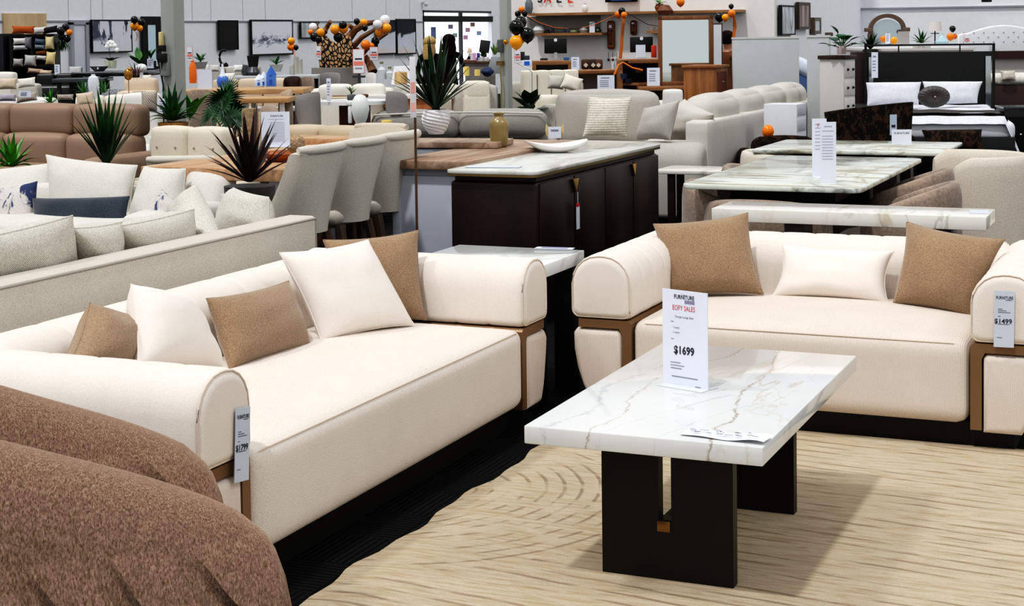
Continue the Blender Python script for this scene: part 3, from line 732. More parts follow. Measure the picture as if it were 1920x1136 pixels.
def balloon(px,py,d,rpx,c,label,group,dz=(0,0,-1)):
    p=D(px,py,d); r=rpx*S(d); s=thing('balloon',label,'balloon',p-Vector((0,0,r)),0,group); mb=MB()
    mb.lathe([(0.001,-1.28*r),(.10*r,-1.25*r),(.05*r,-1.17*r),(.22*r,-1.08*r),(.55*r,-.85*r),(.85*r,-.5*r),(.99*r,-.05*r),(.97*r,.3*r),(.8*r,.65*r),(.5*r,.9*r),(.2*r,.99*r),(0.001,r)],20,(0,0,r))
    tilt=rnd.uniform(-.5,.5); o=mb.obj('latex',BAL[c],s,angle=80)
    return s
def frame_art(label,cpx,X=None,Y=None,mat=None,fw=.02,fmat=BLACK,name='painting',cat='painting',depth=.04,fr=True,glass=None):
    if X is not None: q=[AX(px,py,X) for px,py in cpx]; n=Vector((1,0,0))
    else: q=[AY(px,py,Y) for px,py in cpx]; n=Vector((0,-1,0))
    TL,TR,BR,BL=q; zt=(TL.z+TR.z)/2; zb=(BL.z+BR.z)/2; A=(TL+BL)/2; B=(TR+BR)/2; w=(Vector((B.x,B.y,0))-Vector((A.x,A.y,0))).length; h=zt-zb; c=(A+B)/2
    rz=PI/2 if X is not None else 0
    s=thing(name,label,cat,(c.x,c.y,zb),rz)
    MB().box((0,-depth/2,h/2),(w-fw,depth*.7,h-fw)).obj('canvas',mat,s)
    if fr:
        mb=MB(); 
        for a in (-1,1): mb.box((a*(w/2-fw/2),-depth/2,h/2),(fw,depth,h)); mb.box((0,-depth/2,h/2+a*(h/2-fw/2)),(w-2*fw,depth,fw))
        mb.obj('frame',fmat,s)
    return s,w,h
def simple(name,label,cat,mb,mat,loc=(0,0,0),rz=0,group=None,part=None):
    if part:
        s=thing(name,label,cat,loc,rz,group); mb.obj(part,mat,s); return s
    o=mb.obj(name,mat,None,loc=loc,rot=(0,0,rz)); return tag(o,label,cat,group)
# ============================================================ middle distance, right
GRN=marble('#D8DCD3','#4A4E46','#8A7A55',1.3,.12,.03,'#C9CFC4',strong=True)
DBR=wood('#22130D','#2E1B12',4,'Z',.4,grain=18,bump=.05)
DBR2=wood('#1C100B','#27170F',4,'Y',.4,grain=18,bump=.05)
TAUPE=fabric('#9C8B7E',.3,60,.5,big=.25,sheen=.3)
BOUC=fabric('#D3C9BC',.2,150,.8,big=.05); BOUCW=fabric('#E2DACD',.12,150,.7,big=.04)
table('large green veined marble dining table with rounded corners','' and 0 or (-1.96,8.72,0),0,.92,1.93,.76,GRN,BLACK,tt=.025,kind='slab',corner=.07)
# its tub chairs
tub_chair('taupe velvet tub chair at the near end of the marble dining table',(-2.02,7.98,0),PI,TAUPE,w=.66,h=.70,arm=.60)
tub_chair('taupe velvet tub chair at the near left corner of the marble dining table',(-2.24,8.25,0),PI/2,TAUPE,w=.62,h=.74,arm=.62)
tub_chair('taupe velvet tub chair at the far left corner of the marble dining table',(-2.34,9.25,0),PI/2,TAUPE,w=.56,h=.74,arm=.62)
tub_chair('taupe velvet tub chair nearest on the right of the marble dining table',(-1.42,8.28,0),-PI/2,TAUPE,w=.66,h=.76,arm=.60)
tub_chair('taupe velvet tub chair second on the right of the marble dining table',(-1.56,9.06,0),-PI/2,TAUPE,w=.66,h=.76,arm=.60)
# sign on the table
s,T,bars=sign('taller white price list in front, standing on the large marble dining table',D(1538,349,8.05),D(1568,348,8.05),.325,base=True)
bars([(.15,.85,.86,.012),(.25,.75,.93,.02)]+[(.12,.8,.78-.045*i,.012) for i in range(9)],plain('#AEB2C6',.6))
q=D(1546,345,8.05); s2,T,bars=sign('back sheet of the price lists on the large marble dining table',D(1523,332,8.4),D(1550,332,8.4),.31,base=True)
bars([(.2,.8,.9-.06*i,.02) for i in range(8)],plain('#B4B8CC',.6))
T('71',.5,.88,.09,RED)
# long white marble console behind the short sofa
s=thing('console_table','long white marble console table behind the shorter cream sofa','console table',(-1.47,7.38,0))
MB().box((0,0,.675),(1.25,.34,.06),.003).obj('table_top',marble('#E4E1DA','#B9A98C','#A9A69E',1.1,.15,.02,'#D3D2CA'),s)
for sx in (-.25,.42): MB().box((sx,0,.32),(.09,.2,.64),.004).obj('leg',DBR,s)
simple('leaflet','printed leaflet on the right end of the long white console table','leaflet',MB().box((0,0,.002),(.085,.12,.003)),plain('#CDD3E6',.4),W(1836,398,.705),.1,part='sheet')
# small marble side table
SMM=marble('#D9D8D0','#8A8474','#A79C88',1.5,.15,.03,'#CFCDC3')
table('small marble topped side table beside the big grey sofa',place(1306,11.75,300),0,.52,.42,.52,SMM,DBR,tt=.03,corner=.06,legw=.05,inset=.1,name='side_table',cat='side table')
# rear marble table
table('second marble dining table standing behind the large one',(-2.06,10.6,0),0,1.22,.95,.76,GRN,DBR,tt=.025,kind='slab',corner=.03)
tub_chair('cream boucle tub chair tucked at the left of the second marble table',(-2.55,10.35,0),PI/2,BOUC,w=.5,h=.74,arm=.72,legs=False)
tub_chair('large oatmeal boucle tub chair right of the marble dining tables',(-1.26,9.85,0),-PI/2+.35,BOUC,w=.74,h=.78,arm=.78,zb=.08,legs=False)
tub_chair('cream boucle tub chair cut by the right edge of the photo',(-.55,10.6,0),-PI/2+.5,BOUCW,w=.95,h=.80,arm=.80,zb=.08,legs=False)
tub_chair('pale armchair with rounded back behind the cream tub chair at the right edge',(-.72,12.1,0),-PI/2,BOUCW,w=.8,h=.80,arm=.7,zb=.1,legs=False)
# brown leopard occasional chair + bench
LEO=fabric('#3A2A20',.3,60,.6,patch=('#15100C',24,.45,.5))
s=thing('accent_chair','dark brown patterned wing chair in front of the bed','chair',place(1632,12.6,250),.25)
P=[]
for i in range(9):
    v=i/8; P.append([Vector((a*(.30+.05*v),.12*v+.30-.14*abs(a)**3,.40+.50*v+.04*a*v)) for a in [k/16*2-1 for k in range(17) ]])
Q=[[p+Vector((0,-.10,0)) for p in r] for r in P]
mb=MB(); g=mb.grid(P+list(reversed(Q))+[P[0]]); bmesh.ops.remove_doubles(mb.bm,verts=list(mb.bm.verts),dist=1e-5); bmesh.ops.holes_fill(mb.bm,edges=[e for e in mb.bm.edges if e.is_boundary],sides=99); bmesh.ops.recalc_face_normals(mb.bm,faces=list(mb.bm.faces))
mb.obj('backrest',LEO,s,angle=60); MB().cushion((0,0,.38),(.62,.6,.18),r=.06).obj('seat',LEO,s,angle=70)
for a in (-1,1): MB().cushion((a*.29,.02,.55),(.09,.5,.3),r=.04,crown=0,n=6).obj('armrest',LEO,s,angle=70)
for a in (-1,1):
    for b in (-1,1): MB().cyl((a*.24,b*.22,0),(a*.24,b*.22,.3),.015,.02,8).obj('leg',BLACK,s)
o=D(1675,234,12.3); hang=thing('price_tag','narrow pale tag hanging on the brown patterned chair','price tag',o,YAW+.1)
MB().box((0,0,0),(.055,.003,.16)).obj('card',plain('#BCC9DC',.4),hang); MB().box((0,-.002,-.01),(.03,.001,.02)).obj('small_print',INK,hang)
cush('dark brown patterned cushion lying behind the second marble table',1788,266,11.9,.45,.2,LEO,t=.16,lean=.5,name='cushion',seed=3)
upholstered('low dark brown patterned chair left of the price lists',place(1470,13.1,262),.3,.75,.7,.62,.4,.12,.55,1,LEO,name='accent_chair',cat='chair')
sign('small white card sign standing on the second marble table',D(1672,270,10.2),D(1709,271,10.2),.095)[1]('FURNITURE',.5,.75,.2,INK)
# ---- big grey L sofa
GRYF=fabric('#B4B0A9',.2,200,.5,big=.08); GRYL=fabric('#C4C0B8',.2,200,.5,big=.06); GRYP=fabric('#CBC8C1',.14,200,.5,big=.05)
s=thing('sofa','big grey sectional sofa with pale outside back and loose cushions','sofa',(-3.55,14.3,0))
MB().cushion((-.10,0,.47),(.2,4.3,.70),r=.03,crown=0,n=8).obj('backrest',GRYP,s,angle=70)
MB().cushion((-.55,0,.28),(.95,4.2,.36),r=.05,crown=0,n=8).obj('base',GRYF,s,angle=70)
for k in range(3): MB().cushion((-.60,-1.15+1.2*k,.48),(.8,1.17,.17),r=.06,n=8).obj('seat_cushion',GRYF,s,angle=75)
P=rprof(.36,.60,.04,4,.16)
MB().bolster(P,1.34,cap=.08,axis='X').obj('armrest',GRYF,s,angle=70,loc=(-1.36,-2.14,.05))
MB().bolster(P,1.1,cap=.08,axis='X').obj('armrest',GRYF,s,angle=70,loc=(-1.10,1.98,.05))
for k in range(4): MB().cushion((-.22,-1.50+.86*k+.2,.84),(.30,.82,.30),r=.11,crown=.02,n=10).obj('headrest',GRYL,s,angle=75)
MB().box((-.65,0,.04),(1.1,4.0,.08)).obj('plinth',BLACK,s)
quad_pillow('cushion','large grey back cushion slumped at the near end of the big grey sofa',[(1283,186),(1338,215),(1300,262),(1246,262)],D(1290,230,13.0),(-.55,-.75,.3),.26,GRYL,seed=21,pinch=.03)
quad_pillow('cushion','grey scatter cushion standing against the slumped back cushion',[(1208,203),(1274,188),(1256,262),(1192,262)],D(1230,230,12.8),(-.35,-.9,.3),.16,GRYF,seed=22)
s=upholstered('light grey armchair sofa holding the ribbed wool cushion',place(1145,14.0,230)+Vector((-.15,.2,0)),.10,1.38,.9,.97,.44,.22,.62,1,GRYL,GRYF)
WOOL=fabric('#E3DACD',.25,50,1.0,rib=('Z',16,.35),big=.1)
quad_pillow('cushion','cream woolly striped cushion on the light grey sofa',[(1104,182),(1185,182),(1174,256),(1093,256)],D(1140,220,13.35),(0,-.92,.38)if 0 else (.38,-.86,.3),.14,WOOL,seed=23)
broad('dark glossy leafy plant beside the silver column',place(992,14.6,200),zat(992,215,14.6),16,.17,.11,leafmat('#0B2A18','#12401F'),seed=4,h=.10,el0=5,el1=85)
pot(bpy.data.objects['leafy_plant'],[(0,-.5),(.13,-.5),(.10,-.02),(.09,.0),(0,-.03)],plain('#A7A39B',.5))
s=thing('ornament','small pale gold winged ornament with a white card beside the timber counter','ornament',D(1040,259,10.6),YAW)
MB().box((0,-.02,.04),(.085,.004,.075)).obj('card',PAPER,s); MB().box((0,-.024,.055),(.05,.002,.01)).obj('small_print',GREYINK,s)
for a in (-1,1): MB().leaf((a*.035,0,0),(a*.2,0,1),.10,.035,.05,5,up=Vector((0,-1,0))).obj('wing',plain('#D8C48E',.3),s)
# ---- sideboard and cabinet
s=thing('sideboard','long dark timber sideboard with marble top and gold edge','sideboard',(-3.41,8.65,0))
MB().box((0,0,.40),(.50,2.04,.72),.02,3).obj('carcass',DBR,s)
MB().box((0,0,.03),(.44,1.9,.06)).obj('plinth',BLACK,s)
pts=rprof(.53,2.12,.03,3)
MB().prism([(a,b-1.06) for a,b in rprof(.53,2.12,.05,5)],.788,.80,'Z').obj('gold_edge',plain('#8C7A52',.3,.8),s)
MB().prism([(a,b-1.06) for a,b in rprof(.53,2.12,.05,5)],.80,.82,'Z',r=.004).obj('marble_top',marble('#D8D9D4','#8E877A','#A99A80',1.4,.1,.06,'#C6C8C0'),s)
MB().box((0,0,.775),(.47,1.98,.03)).obj('rail',DBR,s)
for k in range(4):
    dd=MB().box((.2525,-.76+.5*k+.015,.40),(.012,.485,.70),.002).obj('door',DBR,s)
    if k in (1,3): 
        yy=-.76+.5*k-.235
        MB().prism([(yy-.045,.735),(yy+.045,.735),(yy,.66)],.257,.272,'X',r=.003).obj('handle',plain('#D9B368',.25,.9),dd)
tg=thing('price_tag','white swing tag with red corner hanging from the sideboard handle','price tag',(-3.13,8.15,.56),PI/2)
MB().box((0,0,-.04),(.05,.002,.13)).obj('card',PAPER,tg); MB().box((0,-.001,.03),(.05,.003,.02)).obj('red_band',RED,tg); MB().tube([(0,0,.04),(0,0,.10)],.002,5).obj('string',PAPER,tg)
simple('leaflet','white leaflet on the near end of the dark sideboard','leaflet',MB().box((0,0,.002),(.30,.10,.003),rot=(0,0,.1)),plain('#D5DAE8',.4),W(925,313,.822),.1,part='sheet')
s=thing('bowl','wavy white ceramic bowl on the marble sideboard top','bowl',W(1042,284,.822),.2)
mb=MB(); P=[]
for i in range(6):
    r=i/5; P.append([Vector((math.cos(a)*(.04+.13*r)*1.15,math.sin(a)*(.04+.10*r),.006+.05*r*r+.018*r*math.sin(2*a+1))) for a in [2*PI*k/28 for k in range(28)]])
P.insert(0,[Vector((0,0,.004)) for _ in range(28)]); Q=[[p-Vector((0,0,.008)) for p in r] for r in P]
mb.grid(P+list(reversed(Q)),closev=True); bmesh.ops.remove_doubles(mb.bm,verts=list(mb.bm.verts),dist=1e-5); bmesh.ops.recalc_face_normals(mb.bm,faces=list(mb.bm.faces)); mb.obj('dish',plain('#F0EFEC',.25),s,angle=80)
# white cabinet with recycled timber top
RUST=wood('#8A6A54','#C0AA96',2.2,'Y',.5,grain=14); RUSTD=wood('#57402F','#8A6A52',3,'Y',.6,grain=20)
WCAB=plain('#C9CEDB',.45); 
s=thing('buffet_cabinet','white painted buffet cabinet with recycled timber top','buffet',(-3.93,8.75,0))
MB().box((0,0,.395),(.45,1.60,.79),.004).obj('carcass',WCAB,s)
MB().box((.0,-.815,.40),(.42,.03,.70),.004).obj('end_panel',WCAB,s)
for xx in (-.2,.2): MB().box((xx,-.835,.395),(.05,.02,.78),.003).obj('corner_post',WCAB,s)
MB().box((.01,-.02,.815),(.50,1.72,.05),.006).obj('timber_top',RUST,s)
s=thing('vase','mustard glazed stoneware jar on the timber buffet top','vase',W(936,275,.842))
MB().lathe([(0,0),(.046,0),(.052,.015),(.056,.06),(.060,.12),(.060,.142),(.056,.155),(.036,.178),(.029,.184),(.028,.196),(.034,.201),(.034,.210),(.024,.212),(.022,.19),(0,.18)],32).obj('body',plain('#8E7C52',.22),s,angle=70)
# dark console with plank top behind
s=thing('buffet_cabinet','grey framed buffet with plank top under the white ribbed pot','buffet',place(852,9.9,262),YAW-.25)
MB().box((0,0,.86),(.66,.4,.035),.004).obj('timber_top',RUST,s); MB().box((0,.0,.80),(.64,.38,.07),.003).obj('frame',plain('#9AA0AB',.5),s); MB().box((0,.02,.42),(.6,.34,.7)).obj('carcass',RUSTD,s)
for a in (-1,1): MB().box((a*.3,-.17,.40),(.05,.05,.8)).obj('leg',plain('#9AA0AB',.5),s)
# white ribbed pot + yucca
p=D(818,251,9.6); s=spiky('tall dark yucca in a white spiral-ribbed pot on the plank topped buffet',(p.x,p.y),p.z,.46,None,40,leafmat('#06140A','#1C4A22'),w=.03,droop=.16,seed=5,up=.36,name='potted_yucca',nseg=7)
for o in s.children: o.location.z=.13
R_=.0875
pot(s,[(0,0),(.045,0)]+[(.045+.041*math.sin(min(1,z/.10)*PI/2)-(.012*max(0,z-.10)/.05),z) for z in [k*.004+.004 for k in range(36)]]+[(.066,.148),(.066,.12),(0,.12)],plain('#DADADD',.5),wave=lambda a,z:.05*math.sin(5*a+z*300) if .008<z<.146 else 0,seg=48)
MB().cyl((0,0,.1),(0,0,.2),.03,.02,10).obj('stem',plain('#1A1A10',.8),s)
# floor sign pole
p=D(782,445,7.4); s=thing('sign_pole','thin bronze floor pole holding a narrow edge-on price ticket','sign stand',(p.x,p.y,0),YAW)
zt=zat(778,220,7.4); MB().cyl((0,0,0),(0,0,zt),.006,seg=8).obj('pole',plain('#5C4534',.4,.5),s); MB().cyl((0,0,0),(0,0,.012),.12,seg=24).obj('base_plate',plain('#5C4534',.4,.5),s)
MB().box((-.008,0,(zat(778,106,7.4)+zt)/2),(.028,.006,zat(778,106,7.4)-zt),.001).obj('ticket',plain('#D4D2D6',.4),s)
MB().box((-.008,-.004,zt+.14),(.02,.001,.05)).obj('red_print',plain('#E09A90',.6),s); MB().box((-.008,-.004,zt+.05),(.02,.001,.04)).obj('red_print',plain('#E0A8A0',.6),s)
# ---- dining chairs
LIN=fabric('#D0CBC0',.2,200,.5,big=.08); LINL=fabric('#C3BAAA',.15,200,.5); OAK=wood('#4A3526','#6B4E38',4,'Z',.5)
c=wing_chair('grey linen high-back dining chair nearest of the row of three',(-4.27,6.95,0),-PI/2,LIN,OAK,h=.98,w=.45,group='row of linen dining chairs')
dup(c,(-4.30,7.45,0),-PI/2,'grey linen high-back dining chair in the middle of the row of three','row of linen dining chairs')
dup(c,(-4.33,7.93,0),-PI/2,'grey linen high-back dining chair farthest of the row of three','row of linen dining chairs')
p=place(684,10.2,240); wing_chair('buttoned linen dining chair facing the row of three across the table',p,.0,LINL,OAK,h=.94,w=.40,tuft=True)
p=place(352,10.2,290); wing_chair('grey dining chair with rolled top at the left end of the rustic table',p,PI+YAW,LIN,OAK,h=.78,w=.43)
# rustic table
LIVE=wood('#A87A54','#D9B795',2,'Y',.5,grain=12)
s=table('rustic timber dining table with thick live edge top','' and 0 or (-5.25,8.85,0),0,1.0,2.2,.78,LIVE,WCAB,tt=.07,inset=.12,legw=.09)
s=thing('tray','orange timber tray bowl on the rustic dining table','tray',W(548,300,.782),.3)
mb=MB(); mb.lathe([(0,.004),(.13,.004),(.19,.05),(.20,.05),(.14,-.0),(0,0)],24); mb.obj('bowl',wood('#8A4A22','#B4682F',4,'X',.4),s)
s=thing('decor_ball','rough dried woven ball in the timber tray','ornament',D(555,288,9.3)); mb=MB(); mb.ball((0,0,.055),.055,seg=20)
for v in mb.bm.verts: v.co+=v.co.normalized()*.012*noise.noise(v.co*60)
mb.obj('ball',fabric('#A08A70',.5,90,1),s)
s,T,bars=sign('white price list sheet standing on the rustic dining table',D(491,276,9.0),D(544,275,9.0),.20)
T('FURNITURE',.55,.88,.07,INK); bars([(.25,.8,.79,.012)]+[(.3,.82,.7-.045*i,.014) for i in range(13)],plain('#B6BAC8',.7))
s=thing('vase','tall narrow textured grass vase behind the rustic table','vase',D(470,268,9.6)); mb=MB(); mb.lathe([(0,0),(.05,0),(.05,.2),(.045,.21),(0,.2)],20)
mb.obj('body',fabric('#8D7B62',.6,45,1),s)
table('small white square table in front of the fan palm',place(460,13.4,160)+Vector((0,.5,0)),0,.5,.4,.92,plain('#DCDCDC',.4),plain('#D0D0D0',.4),tt=.03,name='side_table',kind='pedestal',cat='side table')
# rustic bench end by pale sofa
s=thing('bench','rustic timber bench with white legs at the end of the pale grey sofa','bench',(-4.32,7.75,0)) if 0 else thing('bench','rustic timber bench with white legs at the end of the pale grey sofa','bench',W(565,412,.47),0)
MB().box((0,.0,-.025),(.36,.5,.05),.006).obj('seat',RUST,s)
for a in (-1,1):
    for b in (-1,1): MB().box((a*.15,b*.2,-.26),(.05,.05,.42)).obj('leg',WCAB,s)
# dark red cordyline
p=place(468,8.7,348); z=zat(468,348,8.7)
s=spiky('dark burgundy spiky leaved plant in a tall planter',(p.x,p.y),z,.46,None,34,leafmat('#160607','#3A1013',.5),w=.034,droop=.12,seed=9,up=.25,name='burgundy_plant',nseg=6)
MB().lathe([(0,-z),(.11,-z),(.14,0),(.12,.0),(0,-.02)],24).obj('planter',plain('#2A2A2C',.5),s)
# ---- second pale sofa (faces us)
s=upholstered('pale grey sofa facing the camera beyond the row of cushions',(-6.75,7.42,0),0,3.3,.90,.76,.42,.26,.60,2,LG,name='sofa',cush_t=.2,rearpanel=.66,backs=False)
def q2(label,c,dep=None,mat=LG,n=(.05,-.9,.42),t=.2,Y=7.55,**k):
    cx=sum(q[0] for q in c)/4; cy=sum(q[1] for q in c)/4; quad_pillow('cushion',label,c,AY(cx,cy,Y),n,t,mat,**k)
PAT=fabric('#C9C3BF',.2,150,.5,patch=('#3A4260',9,.5,.56)); SLATE=fabric('#3C434C',.3,140,.4,big=.3,sheen=.5)
q2('wide pale back cushion at the left edge on the facing sofa',[(-40,322),(96,306),(92,440),(-40,440)],seed=31,Y=7.75,pinch=.02)
q2('large pale rectangular cushion above the dark slate cushion',[(86,290),(258,310),(246,412),(92,412)],seed=32,Y=7.6,pinch=.07)
q2('pale square cushion right of the dark slate cushion',[(270,312),(348,316),(340,440),(232,440)],seed=33,Y=7.55,pinch=.05)
q2('pale square cushion at the right arm of the facing sofa',[(352,313),(444,326),(432,430),(345,420)],seed=34,Y=7.75)
q2('cushion with navy and pink brushstrokes at the left edge',[(-30,358),(70,340),(62,450),(-30,456)],mat=PAT,seed=35,Y=7.3,t=.15)
q2('long dark slate velvet lumbar cushion',[(60,372),(243,368),(236,450),(60,452)],mat=SLATE,seed=36,Y=7.3,t=.15,pinch=.05)
q2('navy and white brushstroke cushion peeking between pale cushions',[(304,356),(345,385),(320,440),(262,432)],mat=PAT,seed=37,Y=7.2,t=.13)
# ---- brown leather recliner
LEA=plain('#8C7563',.6); 
s=thing('sofa','tan brown leather reclining sofa with wide headrests','sofa',W(270,199,.98)*1+Vector((-.0,-.1,-.98)))
for k in range(3):
    cx=-.33-.66*(2-k)
    MB().cushion((cx,.10,.86),(.655,.22,.26),r=.055,crown=.012,n=10).obj('headrest',LEA,s,angle=80)
    MB().cushion((cx,.02,.60),(.655,.26,.30),r=.055,crown=.015,n=10).obj('back_cushion',LEA,s,angle=80)
    MB().cushion((cx,-.38,.40),(.655,.7,.22),r=.08,crown=.02,n=10).obj('seat_cushion',LEA,s,angle=80)
for a in (-2.1,.08): MB().cushion((a,-.28,.33),(.2,.95,.58),r=.08,crown=0,n=8).obj('armrest',LEA,s,angle=80)
MB().cushion((-1.0,-.13,.22),(2.0,.80,.36),r=.04,crown=0).obj('base',LEA,s,angle=80)
# spiky plant in front of it
p=place(200,11.3,315); z=zat(200,315,11.3)
s=spiky('tall green yucca in front of the brown leather sofa',(p.x,p.y),z,.56,None,30,leafmat('#0B2410','#235C22'),w=.045,droop=.07,seed=12,up=.58,name='potted_yucca',nseg=6)
MB().lathe([(0,-z),(.12,-z),(.15,0),(.13,.0),(0,-.02)],24).obj('planter',plain('#6A6A68',.6),s)
p=place(22,11.2,318); z=zat(20,318,11.2); s=spiky('bright green fern leaves at the left edge behind the facing sofa',(p.x,p.y),z,.26,None,26,leafmat('#2C6A16','#5CA22A'),w=.04,droop=.5,seed=13,up=.05,name='fern')
MB().lathe([(0,-z),(.12,-z),(.15,0),(.13,.0),(0,-.02)],24).obj('planter',plain('#6A6A68',.6),s)
# fern in rattan basket
p=place(325,12.1,262); z=zat(325,266,12.1)
s=spiky('arching fern in a woven rattan basket',(p.x,p.y),z+.02,.30,None,30,leafmat('#0E3A1A','#1F6A2E'),w=.045,droop=.55,seed=14,up=.18,name='fern')
for o in s.children: o.location.z=.12
MB().lathe([(0,-.02),(.10,-.02),(.115,.13),(.10,.13),(.09,.1),(0,.1)],24,wave=lambda a,z:.02*math.sin(24*a)).obj('basket',wood('#7A4E1E','#B98A4A',6,'Z',.6),s)
MB().lathe([(0,-z-.02),(.16,-z-.02),(.16,-.03),(0,-.03)],20).obj('stand',plain('#C8C8C8',.5),s)
p=place(425,12.3,262); z=zat(425,262,12.3); s=fanpalm('fan palm with wide star shaped leaves behind the rustic table',(p.x,p.y),z-.1,.46,7,.17,leafmat('#0B2A14','#1E5226'),seed=3)
MB().lathe([(0,-z+.1),(.14,-z+.1),(.17,0),(.15,.0),(0,-.02)],24).obj('planter',plain('#4A4A48',.6),s)
p=place(355,13.2,200); z=zat(355,232,12.6); broad('upright green leaves behind the column foot',(p.x,p.y),z,6,.28,.10,leafmat('#2C6A20','#6AB03A'),seed=8,h=.05,el0=65,el1=88,name='leafy_plant')
# cream tufted sofa
upholstered('cream button-tufted sofa behind the grey dining chair',place(345,11.5,260),-.1,.90,.7,.86,.42,.1,.5,2,fabric('#D8CEBD',.12,160,.4,big=.04),tuft=True,cush_t=.16)
# beige two-seater
upholstered('beige two-seat recliner sofa with padded headrests beyond the rustic table',place(578,12.9,220),-.15,1.05,.8,.86,.42,.12,.60,2,fabric('#C9B79F',.12,160,.4,big=.06),headroll=True)
s=thing('console_table','pale timber console table with chunky top beside the beige sofa','console table',place(606,11.2,258),YAW-.5)
MB().box((0,0,.80),(.55,.3,.05),.004).obj('table_top',LIVE,s)
for a in (-1,1): MB().box((a*.22,0,.385),(.06,.2,.77)).obj('leg',RUSTD,s)
simple('candle','yellow pillar candle behind the buttoned dining chair','candle',MB().lathe([(0,0),(.035,0),(.035,.045),(.03,.04),(0,.04)],16),plain('#E8CE7A',.5),D(725,238,10.6),part='wax')
# grey sofa seen from behind
GB=fabric('#9B9892',.18,160,.5,big=.08)
s=thing('sofa','long grey sofa seen from behind the buffet and yucca','sofa',place(862,13.6,240),YAW-.06)
MB().cushion((0,.1,.45),(1.5,.22,.66),r=.05,crown=0,n=8).obj('backrest',GB,s,angle=70)
for a in (-.37,.37): MB().cushion((a,.0,.76),(.75,.24,.24),r=.09,crown=.015,n=10).obj('back_cushion',GB,s,angle=80)
MB().cushion((0,.5,.28),(1.45,.8,.36),r=.05,crown=0,n=6).obj('base',GB,s,angle=70)
for a in (-.74,.74): MB().cushion((a,.45,.36),(.16,.95,.5),r=.06,crown=0,n=6).obj('armrest',GB,s,angle=70)
MB().tube([(a,-.125,.87-.03*abs(a)**2) for a in (-.72,-.4,0,.4,.72)],.008,6).obj('piping',plain('#C9C7C0',.7),s)
# ============================================================ far background
XW=-16.0
WALLM=plain('#F3F5F9',.7); WALLG=plain('#E6E8EC',.7)
def wallx(name,x,y0,y1,z1=5.2,mat=WALLM): struct(name,MB().box((x-.1,(y0+y1)/2,z1/2),(.2,y1-y0,z1)),mat,'pale painted showroom wall')
def wally(name,y,x0,x1,z1=5.2,mat=WALLM): struct(name,MB().box(((x0+x1)/2,y+.1,z1/2),(x1-x0,.2,z1)),mat,'pale painted showroom wall')
# left long wall with the entrance opening (px 790-920)
ye0=AX(793,60,XW).y; ye1=AX(922,60,XW).y
wallx('wall_left',XW,4,ye0); wallx('wall_left_far',XW,ye1,44)
zo=AX(850,20,XW).z
struct('wall_left_above',MB().box((XW-.1,(ye0+ye1)/2,(zo+5.2)/2),(.2,ye1-ye0,5.2-zo)),WALLM,'wall above the shop entrance')
RAIL=plain('#9A9DA5',.6)
zr=AX(85,40,XW).z
struct('trim_1',MB().box((XW+.01,(4+ye0)/2,zr),(.02,ye0-4,.025)),RAIL,'thin grey picture rail on the left wall')
# panel joints of the wall
mb=MB()
for px in (128,170,192,360,395,455,497,660,724,768): y=AX(px,20,XW).y; mb.box((XW+.003,y,zr+1.6),(.006,.012,3.2))
struct('trim_2',mb,plain('#C2C6CE',.7),'vertical panel joints of the left wall')
# entrance doors
y0,y1=ye0,ye1; ENT=emis('#F4F6FF',1.6)
s=struct('door_2',MB().box((XW-.06,(y0+y1)/2,zo-.02),(.1,y1-y0,.06)).box((XW-.06,y0+.05,zo/2),(.1,.1,zo)).box((XW-.06,AX(868,60,XW).y,zo/2),(.08,.07,zo)),plain('#3A3A3E',.5),'dark framed glass shop entrance')
o=MB().box((XW-.02,(y0+y1)/2,(AX(850,30,XW).z+AX(850,41,XW).z)/2),(.12,y1-y0,AX(850,30,XW).z-AX(850,41,XW).z)).obj('header_bar',BLACK,s)
g=MB().box((XW-.12,(y0+y1)/2,zo/2),(.02,y1-y0,zo)).obj('glass',ENT,s)
for k,(a,b,c) in enumerate(((820,62,'#7080A8'),(852,50,'#B8A8C8'),(860,66,'#A8C8B8'),(884,56,'#D8A8C8'),(893,46,'#D8B8A0'),(880,70,'#E0A8D0'),(905,62,'#A8B8E0'),(843,84,'#C8B8E0'))):
    p=AX(a,b,XW); MB().box((XW-.10,p.y,p.z),(.01,.25,.10 if k else .28)).obj('window_sticker',plain(c,.6),s)
cam_=AX(791,8,XW); s=thing('security_camera','small white security camera above the entrance','camera',cam_+Vector((.1,0,0))); MB().ball((0,0,0),.05).obj('dome',plain('#E4E6EA',.3),s); MB().box((-.06,0,.03),(.1,.05,.04)).obj('bracket',plain('#C8CACC',.4),s)
# left interior door
def wq(px0,y0_,px1,y1_): 
    a=AX(px0,y0_,XW); b=AX(px1,y0_,XW); c=AX((px0+px1)/2,y1_,XW); return a.y,b.y,(a.z+b.z)/2,c.z
a,b,zt,_=wq(133,47,155,100)
d=struct('door_1',MB().box((XW+.02,(a+b)/2,zt/2),(.04,b-a,zt),.004),plain('#CDD2DA',.5),'pale grey internal door on the left wall')
mb=MB()
for yy in (a-.04,b+.04): mb.box((XW+.03,yy,zt/2+.02),(.06,.07,zt+.04))
mb.box((XW+.03,(a+b)/2,zt+.04),(.06,b-a+.15,.07)); mb.obj('door_frame',plain('#A5AAB2',.5),d)
MB().cyl((XW+.05,b-.12,zt*.5),(XW+.05,b-.12,zt*.62),.015,seg=8).obj('door_handle',plain('#8A8E96',.3,.8),d)
# plywood board
a,b,zt,zb=wq(3,25,84,80); s=simple('plywood_board','bare plywood board on the wall above the cushion shelf','board',MB().box((0,0,(zt-zb)/2),(.03,b-a,zt-zb)),wood('#D8BC92','#E8D2AC',2,'Z',.6),(XW+.015,(a+b)/2,zb),0,part='sheet')
